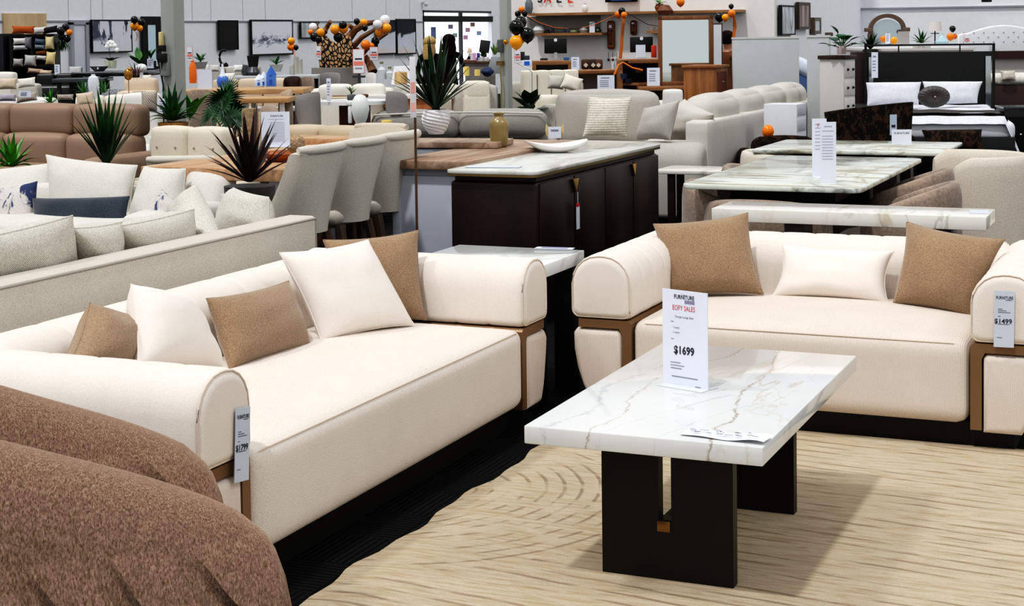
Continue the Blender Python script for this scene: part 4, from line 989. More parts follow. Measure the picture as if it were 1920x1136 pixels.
# black shelf unit with cushions: front faces the camera
SH=plain('#0C0C0E',.5); dS=20.5
pl=place(66,dS,100); w_=76*S(dS); hz=zat(66,64,dS)
s=thing('shelf_unit','black cube shelf unit stacked with cushions by the left wall','shelf unit',pl,YAW+.1)
MB().box((0,.2,hz/2),(w_,.03,hz)).obj('back_panel',SH,s)
for k in range(3): MB().box((-w_/2+w_*k/2,0,hz/2),(.04,.4,hz)).obj('upright',SH,s)
for k in range(5): MB().box((0,0,.03+(hz-.05)*k/4),(w_,.4,.035)).obj('shelf_board',SH,s)
s=thing('cabinet','tall plain black cabinet side beside the cushion shelf','cabinet',place(17,20.5,100)); MB().box((0,0,zat(17,63,20.5)/2),(.16,.4,zat(17,63,20.5)),.004).obj('carcass',plain('#17171A',.5),s)
def fc(c): return fabric(c,.15,120,.4)
CS=[('orange cushion lying on top of the shelf unit',44,56,42,14,'#A8562A'),('white patterned cushion on top of the shelf unit',75,57,24,12,'#CFCBC8'),('black cushion on top of the shelf unit',94,56,28,12,'#2A2A2C'),
('white cushion upper left cell of the shelf unit',38,77,26,11,'#D8D6D4'),('second white cushion under the first in the upper left cell',38,89,26,8,'#C8C8CA'),('striped grey cushion in the upper left cell',53,80,12,22,'#7A7A7E'),('slate blue cushion in the upper right cell',75,78,20,10,'#56606E'),('blue grey cushion lower in the upper right cell',75,88,20,8,'#7E8894'),('sand cushion standing in the upper right cell',93,80,16,24,'#D8C8A0'),
('grey cushion in the lower left cell of the shelf unit',34,117,18,14,'#A8A6A4'),('pale grey leaning cushion in the lower middle of the shelf unit',57,113,22,20,'#B8B8B8'),('brown cushion in the lower right cell',77,99,20,7,'#7A4A26'),('white cushion in the lower right cell',78,108,20,8,'#D0CEC8'),('sand cushion standing in the lower right cell',95,109,17,24,'#DCCB98'),('pink beige cushion in the bottom cell of the shelf unit',66,133,28,9,'#B8A090'),('cream cushion in the bottom right cell',85,136,24,9,'#D0B8A0')]
for i,(l,px,py,w,h,c) in enumerate(CS): cush(l,px,py,dS-.25,w*S(dS)*1.02,h*S(dS),fc(c),t=.10,lean=.1,roll=rnd.uniform(-.15,.15),group='cushions on the black shelf unit',seed=i,pinch=.12)
def cluster(lst,d,where,group):
    for px,py,r,c in lst:
        pos='' ; balloon(px,py,d+rnd.uniform(-.15,.15),r,c,BN[c]+' balloon '+where,group)
def clus(items,d,group):
    for px,py,r,c,l in items: balloon(px,py,d+rnd.uniform(-.1,.1),r,c,l,group)
clus([(123,51,7,'k','black balloon topmost beside the cushion shelf'),(114,58,8,'k','black balloon leftmost beside the cushion shelf'),(130,61,6,'o','orange balloon beside the cushion shelf'),(126,72,7,'k','black balloon lowest right beside the cushion shelf'),(116,69,7,'k','black balloon lowest left beside the cushion shelf')],20.3,'balloons beside the cushion shelf')
s=thing('hanging_plant','trailing green plant hanging under the balloons by the shelf','plant',D(117,76,20.5)); mb=MB()
for k in range(24): mb.leaf((rnd.uniform(-.03,.03),rnd.uniform(-.03,.03),0),(rnd.uniform(-.5,.5),rnd.uniform(-.3,.3),-.6),.16,.02,.5,4)
mb.obj('foliage',LEAFG,s)
clus([(252,37,7,'k','black balloon topmost beside the birch painting'),(265,42,7,'k','black balloon right beside the birch painting'),(252,49,8,'y','amber balloon left beside the birch painting'),(262,53,6,'y','amber balloon right beside the birch painting')],21.5,'balloons beside the birch painting')
simple('ribbon','pale ribbons trailing under the balloons by the birch painting','ribbon',MB().tube([(0,0,0),(.02,0,-.06),(-.01,0,-.12)],.008,5).tube([(.03,0,0),(.03,0,-.1)],.006,5),plain('#D8B8A8',.5),D(255,60,21.5))
# paintings on the left wall
def artmat(kind):
    t=NT('print_'+kind); co=t.co
    if kind=='birch':
        w=t.noise(t.mp(scale=(1,5,.25)),6,4,.4,.6); g=t.n('ShaderNodeSeparateXYZ'); t.l(co,g.inputs[0])
        n2=t.noise(t.mp(scale=(3,3,3)),3,4); 
        a=t.n('ShaderNodeMath',operation='MULTIPLY_ADD'); t.l(n2,a.inputs[0]); a.inputs[1].default_value=.35; t.l(g.outputs['Z'],a.inputs[2])
        bgc=t.ramp(a.outputs[0],[(.33,lin('#DDE2EC')),(.45,lin('#4E5568'))]); tr=t.ramp(w,[(.50,(0,0,0)),(.52,(1,1,1))]); col=t.mix(tr,bgc,lin('#E4E6EC'))
        k=t.ramp(t.noise(t.mp(scale=(1,8,1.2),loc=(3,1,0)),5,4),[(.66,(0,0,0)),(.69,(1,1,1))]); col=t.mix(k,col,lin('#2A2C38'))
    elif kind=='mist':
        g=t.n('ShaderNodeSeparateXYZ'); t.l(co,g.inputs[0]); n2=t.noise(t.mp(scale=(1,1.2,2)),5,6,.6,.7); z=t.n('ShaderNodeMath',operation='SUBTRACT'); t.l(g.outputs['Z'],z.inputs[0]); z.inputs[1].default_value=.28
        z2=t.n('ShaderNodeMath',operation='ABSOLUTE'); t.l(z.outputs[0],z2.inputs[0]); m=t.n('ShaderNodeMath',operation='MULTIPLY_ADD'); t.l(z2.outputs[0],m.inputs[0]); m.inputs[1].default_value=-1.1; t.l(n2,m.inputs[2])
        col=t.ramp(m.outputs[0],[(.42,lin('#EEF1F8')),(.52,lin('#8A92A4')),(.62,lin('#2A2E3A'))])
    elif kind=='dark': col=lin('#101013')
    elif kind=='greyabs': col=t.ramp(t.noise(t.mp(scale=(1,1,.5)),3,3,1.5),[(.4,lin('#DADDE4')),(.6,lin('#9AA3A0')),(.7,lin('#4A4A4A'))])
    elif kind=='storm':
        g=t.n('ShaderNodeSeparateXYZ'); t.l(co,g.inputs[0]); n2=t.noise(t.mp(scale=(1,1.5,1)),4,5,.5); m=t.n('ShaderNodeMath',operation='MULTIPLY_ADD'); t.l(n2,m.inputs[0]); m.inputs[1].default_value=.5; t.l(g.outputs['Z'],m.inputs[2])
        col=t.ramp(m.outputs[0],[(.3,lin('#E6D8D4')),(.4,lin('#DDE2EC')),(.68,lin('#D4DAE4')),(.72,lin('#202228'))])
    elif kind=='reeds': col=t.ramp(t.noise(t.mp(scale=(14,14,.5)),1.6,4,.3),[(.4,lin('#C8B8B0')),(.55,lin('#8A7A74')),(.65,lin('#4A3E38'))])
    else: col=t.ramp(t.noise(t.mp(scale=(1.5,1.5,1)),4,5,1),[(.4,lin('#D8D8DC')),(.6,lin('#8A8C96')),(.7,lin('#3A3A40'))])
    return t.fin(col,.6)
frame_art('wide birch forest canvas on the left wall',[(168,37),(245,37),(244,98),(170,99)],X=XW+.04,mat=artmat('birch'),fw=.02)
frame_art('plain black canvas on the left wall',[(407,38),(443,38),(445,93),(410,94)],X=XW+.04,mat=artmat('dark'),fw=.02)
frame_art('wide misty landscape print in thin black frame',[(467,37),(546,37),(547,103),(469,104)],X=XW+.04,mat=artmat('mist'),fw=.03)
frame_art('small print with grey loops half behind balloons',[(560,41),(592,41),(592,72),(562,72)],X=XW+.04,mat=artmat('greyabs'),fw=.02)
frame_art('stormy abstract print, left of the pair near the entrance',[(703,38),(740,37),(740,102),(705,102)],X=XW+.04,mat=artmat('storm'),fw=.03)
frame_art('stormy abstract print, right of the pair near the entrance',[(741,36),(777,35),(778,102),(742,102)],X=XW+.04,mat=artmat('storm'),fw=.03)
s,w_,h_=frame_art('tall wall mirror with wide black frame',[(263,31),(298,31),(300,130),(266,130)],X=XW+.04,mat=plain('#B8CCD4',.08,.6),fw=.14,name='mirror',cat='mirror')
# exit sign etc left out; lattice and power box on column
COLM=plain('#A6AAA6',.6); COLD=plain('#7E8482',.6)
def column(label,px0,px1,d,box=True):
    p=place((px0+px1)/2,d,200); w=(px1-px0)*S(d)
    s=thing('column',label,'column',p,YAW-.5); ww=w/1.36
    o=MB().box((0,0,2.6),(ww,ww,5.2),.01).obj('shaft',COLM,s)
    return s,ww,p
s,ww,p=column('grey square steel column with power box on the left',306,349,12.9)
s['kind']='structure' if 0 else 'structure'; del s['kind']
MB().box((-ww*.1,-ww/2-.02,zat(322,122,12.9)),(ww*.55,.05,.17),.005).obj('power_box',plain('#8A8E8C',.5),s)
MB().box((-ww*.05,-ww/2-.06,zat(326,108,12.9)),(.07,.05,.07),.005).obj('plug',BLACK,s)
MB().box((-ww*.05,-ww/2-.06,zat(328,90,12.9)),(.05,.05,.05),.005).obj('plug',BLACK,s)
z0=zat(325,112,12.9); MB().tube([(-.02,-ww/2-.05,z0),(-.04,-ww/2-.03,z0-.15),(0,-ww/2-.02,z0-.4),(.02,-ww/2-.02,.1)],.006,6).tube([(-.06,-ww/2-.05,z0),(-.03,-ww/2-.03,z0-.2),(-.05,-ww/2-.02,.1)],.006,6).obj('cable',BLACK,s)
MB().box((-.04,-ww/2-.03,zat(324,78,12.9)),(.03,.04,.16),.01).obj('yellow_tag',plain('#C8B88A',.5),s)
# column 2
s,ww,p=column('silver column with cable and balloons in the centre',938,962,14.9)
MB().box((-.02,-ww/2-.02,zat(948,86,14.9)),(.05,.05,.12),.005).obj('power_box',plain('#55585A',.5),s)
z0=zat(948,118,14.9); MB().box((-.02,-ww/2-.03,z0),(.06,.05,.04)).obj('plug',plain('#6A5430',.5),s)
MB().tube([(-.02,-ww/2-.05,z0),(.0,-ww/2-.05,z0-.2),(-.01,-ww/2-.04,z0-.5),(.03,-ww/2-.03,.1)],.007,6).obj('cable',plain('#8A7A50',.6),s)
# ---- driftwood sculpture
dd=19.5; s=thing('driftwood_sculpture','tall driftwood sculpture with black and tan pebble panel','sculpture',place(630,dd,130),YAW)
t=NT('pebble_wood'); v=t.n('ShaderNodeTexVoronoi',feature='DISTANCE_TO_EDGE'); t.l(t.mp(scale=(1,1,.7),rot=(0,.5,0)),v.inputs['Vector']); v.inputs['Scale'].default_value=24; v.inputs['Randomness'].default_value=1
k=t.ramp(v.outputs['Distance'],[(.11,(0,0,0)),(.15,(1,1,1))]); PEB=t.fin(t.mix(k,lin('#0C0A09'),lin('#C8A27A')),.5)
zt=zat(630,62,dd); zb=zat(630,134,dd); wq_=70*S(dd)
mb=MB(); pts=[(-wq_*.42,zb),(wq_*.42,zb),(wq_*.5,(zb+zt)/2),(wq_*.42,zt-.05),(wq_*.15,zt),(wq_*.05,zt-.12),(-wq_*.1,zt-.1),(-wq_*.3,zt),(-wq_*.5,zt-.1),(-wq_*.46,(zb+zt)/2)]
mb.prism(pts,-.06,.06,'Y',r=.02).obj('pebble_panel',PEB,s,angle=40)
DW=wood('#5A3820','#9A6A42',3,'Z',.6)
def lp(px,py): return ((px-630)*S(dd),.0,zat(px,py,dd))
BR=[[(600,75),(606,62),(596,52),(600,41)],[(655,70),(668,55),(690,44),(712,40)],[(660,90),(680,70),(700,58),(715,50)],[(672,110),(688,92),(706,76),(728,62)],[(672,132),(676,110),(668,92)],[(700,135),(692,118),(684,105)],[(610,60),(614,50),(622,40)],[(668,62),(662,52),(656,47)]]
for i,b in enumerate(BR): 
    r0=.045 if i in(1,5,4) else .03; MB().tube([Vector(lp(*q))+Vector((0,.05*math.sin(j*2+i),0)) for j,q in enumerate(b)],[r0*(1.3-.25*j)for j in range(len(b))],8).obj('branch',DW,s)
MB().cyl((0,0,0),(0,0,zb+.05),.35,.3,20).obj('plinth',plain('#8A8680',.6),s)
BB=[(587,51,8,'w','white balloon leftmost on the driftwood'),(589,69,8,'k','black balloon leftmost on the driftwood'),(601,61,8,'y','amber balloon left on the driftwood'),(582,60,5,'o','small orange balloon at the far left of the driftwood'),(597,74,7,'k','black balloon under the left amber balloon'),(628,55,9,'y','amber balloon left of centre on the driftwood'),(644,54,9,'y','amber balloon right of centre on the driftwood'),(643,47,8,'k','black balloon behind the amber pair'),(634,70,9,'k','black balloon below the amber pair'),(669,40,6,'k','black balloon on the thick branch'),(682,42,7,'y','amber balloon on the thick branch'),(684,52,6,'k','black balloon hanging below the thick branch'),(708,46,9,'w','white balloon lower left of the right bunch'),(722,38,10,'w','white balloon topmost of the right bunch'),(725,53,9,'y','amber balloon right of the right bunch'),(711,61,8,'y','amber balloon lowest of the right bunch'),(685,84,9,'o','orange balloon low on the driftwood'),(696,86,6,'o','small orange balloon low on the driftwood'),(704,77,8,'k','black balloon low right on the driftwood')]
clus(BB,19.2,'balloons on the driftwood')
clus([(546,77,7,'y','amber balloon topmost beside the misty print'),(544,88,6,'o','orange balloon left beside the misty print'),(549,89,6,'o','orange balloon right beside the misty print'),(555,89,5,'k','black balloon beside the misty print')],20.5,'balloons beside the misty print')
simple('ribbon','pink ribbon trailing below the balloons by the misty print','ribbon',MB().tube([(0,0,0),(.02,0,-.1),(-.01,0,-.22)],.01,5),plain('#E0A8A0',.5),D(551,93,20.5))
# sale sign boards
def board(label,px0,px1,y0,y1,d,stand=False,bands=True,rz=None,col='#E88070'):
    w=(px1-px0)*S(d); px=(px0+px1)/2; zt=zat(px,y0,d); zb=zat(px,y1,d); p=place(px,d,y0)
    s=thing('sale_sign',label,'sign',(p.x,p.y,zb),YAW if rz is None else rz); h=zt-zb
    MB().box((0,0,h/2),(w,.01,h)).obj('frame',plain('#D8948A',.5),s); MB().box((0,-.007,h/2),(w*.88,.004,h*.95)).obj('paper',plain('#E2E4EC',.5),s)
    if bands:
        MB().box((0,-.011,h*.42),(w*.8,.003,h*.16)).obj('red_print',plain(col,.6),s); MB().box((0,-.011,h*.6),(w*.6,.003,h*.06)).obj('dark_print',INK,s); MB().box((0,-.011,h*.22),(w*.6,.003,h*.05)).obj('grey_print',GREYINK,s)
    if stand: MB().cyl((0,.01,-zb),(0,.01,0),.012,seg=8).obj('pole',plain('#3A3A3C',.4),s); MB().box((0,.01,-.03),(w*1.1,.03,.02)).obj('bracket',plain('#3A3A3C',.4),s)
    return s
board('red framed sale sign on a pole in front of the driftwood',661,683,92,138,15.5,True)
board('narrow red framed sale sign left of the driftwood',592,602,86,112,18.5)
board('red framed sale sign hanging right of the driftwood',693,709,88,113,19)
board('small red framed sign beside the left column',350,361,88,115,16)
board('pink framed sign behind the silver column',964,976,92,118,18)
def card(label,px0,px1,y0,y1,d,c='#E2E8F8',rz=None,name='price_card',pr=True):
    w=(px1-px0)*S(d); px=(px0+px1)/2; zt=zat(px,y0,d); zb=zat(px,y1,d); p=place(px,d,y0); s=thing(name,label,'sign',(p.x,p.y,zb),YAW if rz is None else rz); h=zt-zb
    MB().box((0,0,h/2),(w,.006,h)).obj('paper',plain(c,.45),s)
    if pr: 
        mb=MB().box((-w*.05,-.005,h*.84),(w*.5,.003,h*.05)); 
        for i in range(4): mb.box((-w*.1,-.005,h*(.66-.12*i)),(w*.5,.003,h*.025))
        mb.obj('small_print',GREYINK,s)['kind']='stuff'
    return s
card('plain white sheet sign right of the orange vase',370,397,131,167,14,pr=False)
card('narrow white card on the round white table',612,620,147,190,13.5)
card('white sign on the floor by the left column',296,313,185,212,12.5)
card('white sheet leaning among the sofas behind the counter stool',1120,1152,141,170,17)
card('white price card reading large digits left of the mirror',1213,1237,127,161,16)
card('white card near the foot of the wall mirror',276,288,110,128,19); card('small blue white card beside the wall mirror',293,303,112,124,19)
card('thin white card standing by the shelf unit',102,112,121,140,18)
card('white card on a sofa arm at the far left',35,58,171,182,14.5)
# ---- people
def person(name,label,px,d,H_,pose,hair,coat,facing,longhair=.3,sex='f',pants='#15151A',skin='#C99A7C',hy=None):
    p=place(px,d,100); s=H_/1.70; root=thing('person',label,'person',(p.x,p.y,0),facing)
    me=bpy.data.meshes.new('body'); V=[];E=[];Rr=[]
    def v(x,y,z,rx,ry=None): V.append((x*s,y*s,z*s)); Rr.append((rx*s,(ry or rx)*s)); return len(V)-1
    pel=v(0,0,.95,.15,.11); wa=v(0,0,1.10,.12,.09); ch=v(0,0,1.28,.15,.10); sh=v(0,0,1.40,.11,.08); nk=v(0,0,1.47,.05); hd0=v(0,-.01,1.54,.06,.07); hd=v(0,-.01,1.62,.075,.085)
    E+=[(pel,wa),(wa,ch),(ch,sh),(sh,nk),(nk,hd0),(hd0,hd)]
    for sg in (-1,1):
        a=v(.17*sg,0,1.38,.055); E.append((sh,a))
        el,wr,ha=pose[0 if sg<0 else 1]; e=v(*el,.042); w=v(*wr,.032); h_=v(*ha,.028,.02); E+=[(a,e),(e,w),(w,h_)]
        hp=v(.09*sg,0,.88,.085); kn=v(.10*sg,-.02,.50,.058); an=v(.10*sg,.02,.10,.042); to=v(.10*sg,-.13,.04,.035); E+=[(pel,hp),(hp,kn),(kn,an),(an,to)]
    me.from_pydata(V,E,[]); o=bpy.data.objects.new('body',me); COL.objects.link(o); o.parent=root
    m=o.modifiers.new('Skin','SKIN'); 
    for i,q in enumerate(me.skin_vertices[0].data): q.radius=Rr[i]; q.use_root=(i==0)
    sb=o.modifiers.new('Sub','SUBSURF'); sb.levels=2; sb.render_levels=2
    dg=bpy.context.evaluated_depsgraph_get(); m2=bpy.data.meshes.new_from_object(o.evaluated_get(dg)); o.modifiers.clear(); o.data=m2
    m2.materials.clear(); 
    for mm in (plain(skin,.5),fabric(coat,.2,100,.4),fabric(pants,.2,100,.4),plain('#1A1512',.5)): m2.materials.append(mm)
    hands=[Vector(pose[0][2])*s,Vector(pose[1][2])*s]
    for f in m2.polygons:
        f.use_smooth=True; c=f.center; near=min((c-h).length for h in hands)<.075*s
        f.material_index=0 if (c.z>1.455*s and abs(c.x)<.14*s and abs(c.y)<.2) or near else (3 if c.z<.08*s else (2 if c.z<.86*s and abs(c.x)<.2*s else 1))
    # hair
    hb=MB().ball((0,.005*s,1.645*s),.102*s,(1.12,1.1,1.0))
    g=[]
    if longhair:
        for k in range(9):
            a=math.radians(10+160*k/8); x=.085*math.cos(a); y=.085*math.sin(a); hb.tube([(x*.8*s,y*.8*s,1.66*s),(x*1.05*s,(y*1.1+.01)*s,(1.58-longhair*.4)*s),(x*1.1*s,(y*1.2+.03)*s,(1.60-longhair)*s)],[.03*s,.035*s,.014*s],8)
    hb.obj('hair',fabric(hair,.35,60,.8),root,angle=80)
    f=MB().ball((0,-.098*s,1.60*s),.014*s,(1,1.2,1.6)); f.obj('nose',plain(skin,.5),root)
    for sg in (-1,1): MB().ball((.03*sg*s,-.083*s,1.625*s),.011*s).obj('eye',plain('#2A1E18',.3),root); MB().ball((.088*sg*s,0,1.61*s),.02*s,(.4,1,1.4)).obj('ear',plain(skin,.5),root)
    MB().ball((0,-.088*s,1.565*s),.018*s,(1.3,.4,.4)).obj('mouth',plain('#9A5A50',.5),root)
    # fingers
    for hh in hands:
        fb=MB(); dr=Vector((0,-.3,-1)).normalized() if hh.z<1.3*s else Vector((.1,-.2,1)).normalized()
        for k in range(4): b=hh+Vector(((k-1.5)*.017*s,0,0)); fb.tube([b,b+dr*.05*s,b+dr*(.085-.006*abs(k-1.3))*s+Vector((0,-.012*s,0))],[.009*s,.008*s,.006*s],6)
        fb.tube([hh+Vector((.03*s,0,-.01*s)),hh+Vector((.05*s,-.01,0))+dr*.03*s],[.010*s,.007*s],6); fb.obj('fingers',plain(skin,.5),root)
    return root
down=((-.22,.02,1.13),(-.22,-.03,.88),(-.22,-.05,.80)); downR=((.22,.02,1.13),(.22,-.03,.88),(.22,-.05,.80))
dP=24.0
hp=zat(842,72,dP)
person('person','person with long blonde hair in a black jacket seen from behind near the entrance',806,dP,zat(806,76,dP)+.03,(down,downR),'#B89A6A','#0E0E10',YAW+PI-.3,longhair=.27)
person('person','person with dark hair in a black coat raising the right arm near the entrance',842,dP-.3,hp+.03,(((-.27,.0,1.17),(-.36,-.05,1.34),(-.37,-.06,1.42)),downR),'#1C0E12','#140C12',YAW+PI+.15,longhair=.22)
person('person','dark haired person in a brown jacket half hidden behind the grey partition',1364,19.2,zat(1364,66,19.2)+.02,(down,downR),'#241A14','#6A4630',YAW+PI-.9,longhair=0,skin='#B98468')
# ============================================================ sofas and tables of the far left and centre
def psofa(label,px0,px1,yt,d,n=2,mat=None,rz=None,dep=.85,**k):
    px=(px0+px1)/2; w=(px1-px0)*S(d); h=min(1.15,max(.5,zat(px,yt,d))); k.setdefault('arm_h',min(.62,h-.12)); k.setdefault('seat_h',.40)
    return upholstered(label,place(px,d,yt),YAW if rz is None else rz,w,dep,h,n=n,mat=mat,arm_w=min(.18,w*.12),**k)
def pchair(label,px0,px1,yt,d,mat,rz=None,**k):
    px=(px0+px1)/2; w=(px1-px0)*S(d); h=max(.5,zat(px,yt,d)); return tub_chair(label,place(px,d,yt),YAW if rz is None else rz,mat,w=w,h=h,arm=h-.10,flat=.35,th=w*.12,**k)
def ptable(label,px0,px1,yt,d,top,leg,dep=.5,tt=.04,kind='legs',name='table',rz=None):
    px=(px0+px1)/2; w=(px1-px0)*S(d); return table(label,place(px,d,yt),YAW if rz is None else rz,w,dep,zat(px,yt,d),top,leg,tt=tt,kind=kind,name=name,inset=.06,legw=.04)
CRM=fabric('#DDD6C8',.12,140,.4,big=.04); IVO=fabric('#E4E0D6',.12,140,.4,big=.04); TANS=fabric('#CDBBA6',.12,140,.4,big=.06); GRYS=fabric('#BDBAB2',.15,140,.4,big=.06); WHT=fabric('#E2E0DC',.08,140,.4)
GCH=fabric('#8E8C8A',.15,120,.4,big=.08); BGE=fabric('#B9AB9A',.15,120,.4,big=.08); TIM=wood('#B58A5E','#D0A878',3,'X',.5); BLKF=fabric('#121214',.3,120,.4)
# row 1 (behind the leather sofa)
psofa('white sofa row behind the brown leather sofa at the left',-60,120,190,16,2,WHT)
psofa('ivory sofa behind the tall yucca',118,262,184,16,2,IVO)
psofa('ivory sofa with checked cushion beside the grey column',215,306,181,15.2,1,WHT)
CHK=fabric('#BDB2A8',.2,100,.4,rib=('DIAGONAL',22,.45))
cush('checked cushion with small squares beside the grey column',280,190,14.6,.145,.19,CHK,t=.08,lean=.15)
cush('lilac grey cushion on the white sofa row at the far left',14,183,15.4,.17,.07,fabric('#A8A4AE',.2,100,.4),t=.08,lean=.3)
cush('checked cushion on the white sofa row',50,183,15.4,.20,.08,CHK,t=.08,lean=.3,roll=-.15); cush('checked cushion lying on the ivory sofa',122,182,15.5,.16,.05,CHK,t=.06,lean=.3)
cush('pale square cushion on the ivory sofa behind the yucca',160,186,15.3,.17,.13,TANS,t=.08,lean=.2,roll=-.12)
s=pchair('fluffy grey tub chair behind the tall yucca',190,243,166,16.8,fabric('#8E9298',.5,50,1),rz=YAW+PI)
s=spiky('low bright green fern beyond the brown leather sofa',place(95,14.7,190),zat(95,194,14.7)-.02,.17,None,16,leafmat('#2C6A16','#4C9A2A'),w=.02,droop=.5,seed=21,up=.15,name='fern')
MB().lathe([(0,-.9),(.07,-.9),(.08,0),(0,0)],16).obj('planter',plain('#7A7A78',.6),s)
psofa('light grey sofa end at the far left with cushions',22,93,160,17.5,1,GRYS,rz=YAW+PI)
cush('cream cushion at the far left edge',15,157,17.0,.19,.12,TANS,t=.1,lean=.2); cush('cream pointed cushion second from the far left edge',50,155,17.1,.19,.10,IVO,t=.08,lean=.2,roll=-.1)
psofa('pale sofa back at the far left edge below the shelf unit',-30,30,140,19,1,IVO)
# black furniture
ptable('black dining table with glossy top in front of the birch painting',160,300,134,18.5,plain('#141416',.2),BLACK,dep=1.2)
psofa('black leather sofa in front of the cushion shelf unit',68,160,141,18.2,2,plain('#0E0E10',.35),rz=YAW+PI)
ptable('black glass topped coffee table before the black dining table',112,200,146,17.3,plain('#3A4044',.1),BLACK,dep=.6)
for k,(a,b,y) in enumerate(((133,156,138),(186,205,139),(240,262,134))): pchair('black dining chair '+('leftmost','in the middle','rightmost')[k]+' at the black table',a,b,y,17.8,BLKF,group='black dining chairs')
cush('pale grey chair pad leaning by the black table',141,132,18.2,.14,.09,fabric('#B8B8B8',.1,100),t=.04,lean=.3)
simple('bowl','silver bowl on the black dining table','bowl',MB().lathe([(0,0),(.05,0),(.11,.06),(.10,.06),(.04,.01),(0,.01)],20),plain('#C8CCD0',.15,.9),D(186,134,18),0,part='dish')
p=D(208,128,18.2); s=thing('orchid','white orchid in a white pot on the black dining table','potted plant',p)
MB().lathe([(0,0),(.06,0),(.07,.09),(.06,.09),(0,.07)],18).obj('pot',plain('#C8CCB8',.4),s); mb=MB()
for k in range(9): a=k*.7; mb.leaf((0,0,.08),(math.cos(a),math.sin(a),.5),.14,.04,.3,4)
mb.obj('foliage',leafmat('#15301A','#254A22'),s); fl=MB()
for c in ((-.03,.28),(.0,.30),(.03,.29),(.06,.26),(-.05,.25),(.09,.21),(.01,.26)): fl.ball((c[0],0,c[1]),.025,(1.2,.5,1),10)
fl.obj('flowers',plain('#F4F4F0',.5),s); MB().tube([(0,0,.08),(-.02,0,.22),(.02,0,.29),(.09,0,.21)],.004,5).obj('stem',LEAFG,s)
s=broad('banana-like green plant beside the wall mirror',place(262,18.8,120),zat(262,122,18.8),5,.22,.09,leafmat('#1E4A1A','#3A7A26'),seed=5,h=.03,el0=45,el1=85); s=broad('green plant reflected side of the wall mirror',place(283,18.9,118),zat(283,110,18.9),4,.14,.05,leafmat('#1E4A1A','#3A7A26'),seed=6,h=.02,el0=60,el1=88); s['label']='small upright green plant right in front of the wall mirror'
s=spiky('dark red spiky plant behind the golden ornament',place(256,16.8,150),zat(256,146,16.8),.17,None,16,leafmat('#2A1010','#4A2020'),w=.015,droop=.1,seed=22,name='burgundy_plant')
s=thing('ornament','golden knotted ornament on a thin stem','ornament',D(241,152,16.5)); MB().ball((0,0,.07),.045,(1,1,1.4)).ball((.02,0,.12),.025).obj('knot',plain('#A8783A',.3,.8),s); MB().cyl((0,0,-.3),(0,0,.05),.004).obj('stem',plain('#7A5A3A',.5),s)
simple('vase','white curved table lamp vase at the back','vase',MB().ball((0,0,.05),.06,(1.1,1,.8)).cyl((0,0,-.05),(0,0,.03),.02),plain('#E4E6E8',.3),D(265,136,17.5),0,part='body')
s=thing('vase','slender white ginger jar between two ferns','vase',D(176,186,15.8)); MB().lathe([(0,0),(.03,0),(.05,.12),(.055,.18),(.045,.22),(.02,.235),(.02,.25),(0,.25)],20).obj('body',plain('#DCE4EA',.25),s)
for k,(px,sd) in enumerate(((156,31),(194,32))): spiky('green fern '+('left' if k==0 else 'right')+' of the white ginger jar',place(px,16.2,170),zat(px,178,16.2),.17,None,16,leafmat('#17401A','#3A7A2A'),w=.022,droop=.5,seed=sd,name='fern',up=.2)
psofa('tan fabric sofa left of the grey column',231,312,150,17.0,1,TANS,rz=YAW+PI); cush('small cream cushion on the tan sofa',275,146,16.8,.09,.06,IVO,t=.05)
# centre
psofa('tan sofa behind the blue and white ornaments',372,560,153,16.5,3,TANS); cush('cream cushion on the tan sofa right of the blue bottle',428,146,16,.13,.10,IVO,t=.06)
psofa('grey and white cushioned sofa against the left wall',372,500,124,19,3,GRYS); 
for k,(px,c,l) in enumerate(((383,'#D8D6D2','white cushion leftmost on the wall sofa'),(403,'#C8C6C2','pale cushion second on the wall sofa'),(447,'#E0E0DE','white cushion third on the wall sofa'),(462,'#6A6C70','charcoal cushion on the wall sofa'))): cush(l,px,128,18.4,.11,.08,fabric(c,.1,100),t=.05,roll=rnd.uniform(-.2,.2),seed=k)
ptable('long black sideboard table against the left wall',440,600,141,18,plain('#B8BCBE',.4),BLACK,dep=.45)
psofa('cream sofa with rounded headrests in the centre',573,738,146,14.8,2,IVO,headroll=True,dep=.8)
upholstered('cream recliner sofa right of the yucca',place(805,15.2,150),YAW-.1,130*S(15.2),.85,zat(850,146,15.2),n=2,mat=GRYS,mat2=CRM,headroll=True,arm_w=.1,arm_h=.55,seat_h=.4)
upholstered('cream recliner with padded headrest left of the silver column',place(898,14.6,142),YAW+.15,92*S(14.6),.85,zat(900,140,14.6),n=1,mat=GRYS,mat2=CRM,headroll=True,arm_w=.1,arm_h=.55,seat_h=.4)
psofa('pale chaise end behind the silver column',990,1060,168,15.6,1,CRM,dep=.9,headroll=True)
upholstered('light grey modular sofa below the shop counter',place(1040,17.6,135),YAW+.25,150*S(17.6),.95,zat(1040,136,17.6),n=4,mat=GRYS,mat2=CRM,arm_w=.12,arm_h=.6,seat_h=.4)
cush('grey scatter cushion on the modular sofa',1042,154,16.8,.17,.15,GRYS,t=.1,roll=.1,seed=2); cush('pale tilted scatter cushion on the modular sofa',1072,156,16.7,.20,.16,CRM,t=.1,roll=.35,seed=3)
# floor lamp wire
s=thing('floor_lamp','thin bent arc floor lamp behind the silver column','lamp',place(998,15.0,150),YAW); MB().tube([(0,0,0),(0,0,zat(995,136,15)),(-.04,0,zat(985,128,15)),(-.14,0,zat(968,118,15))],.006,6).obj('stem',plain('#B8BABC',.3,.6),s); MB().cyl((0,0,0),(0,0,.02),.12).obj('base',plain('#B8BABC',.3,.6),s)
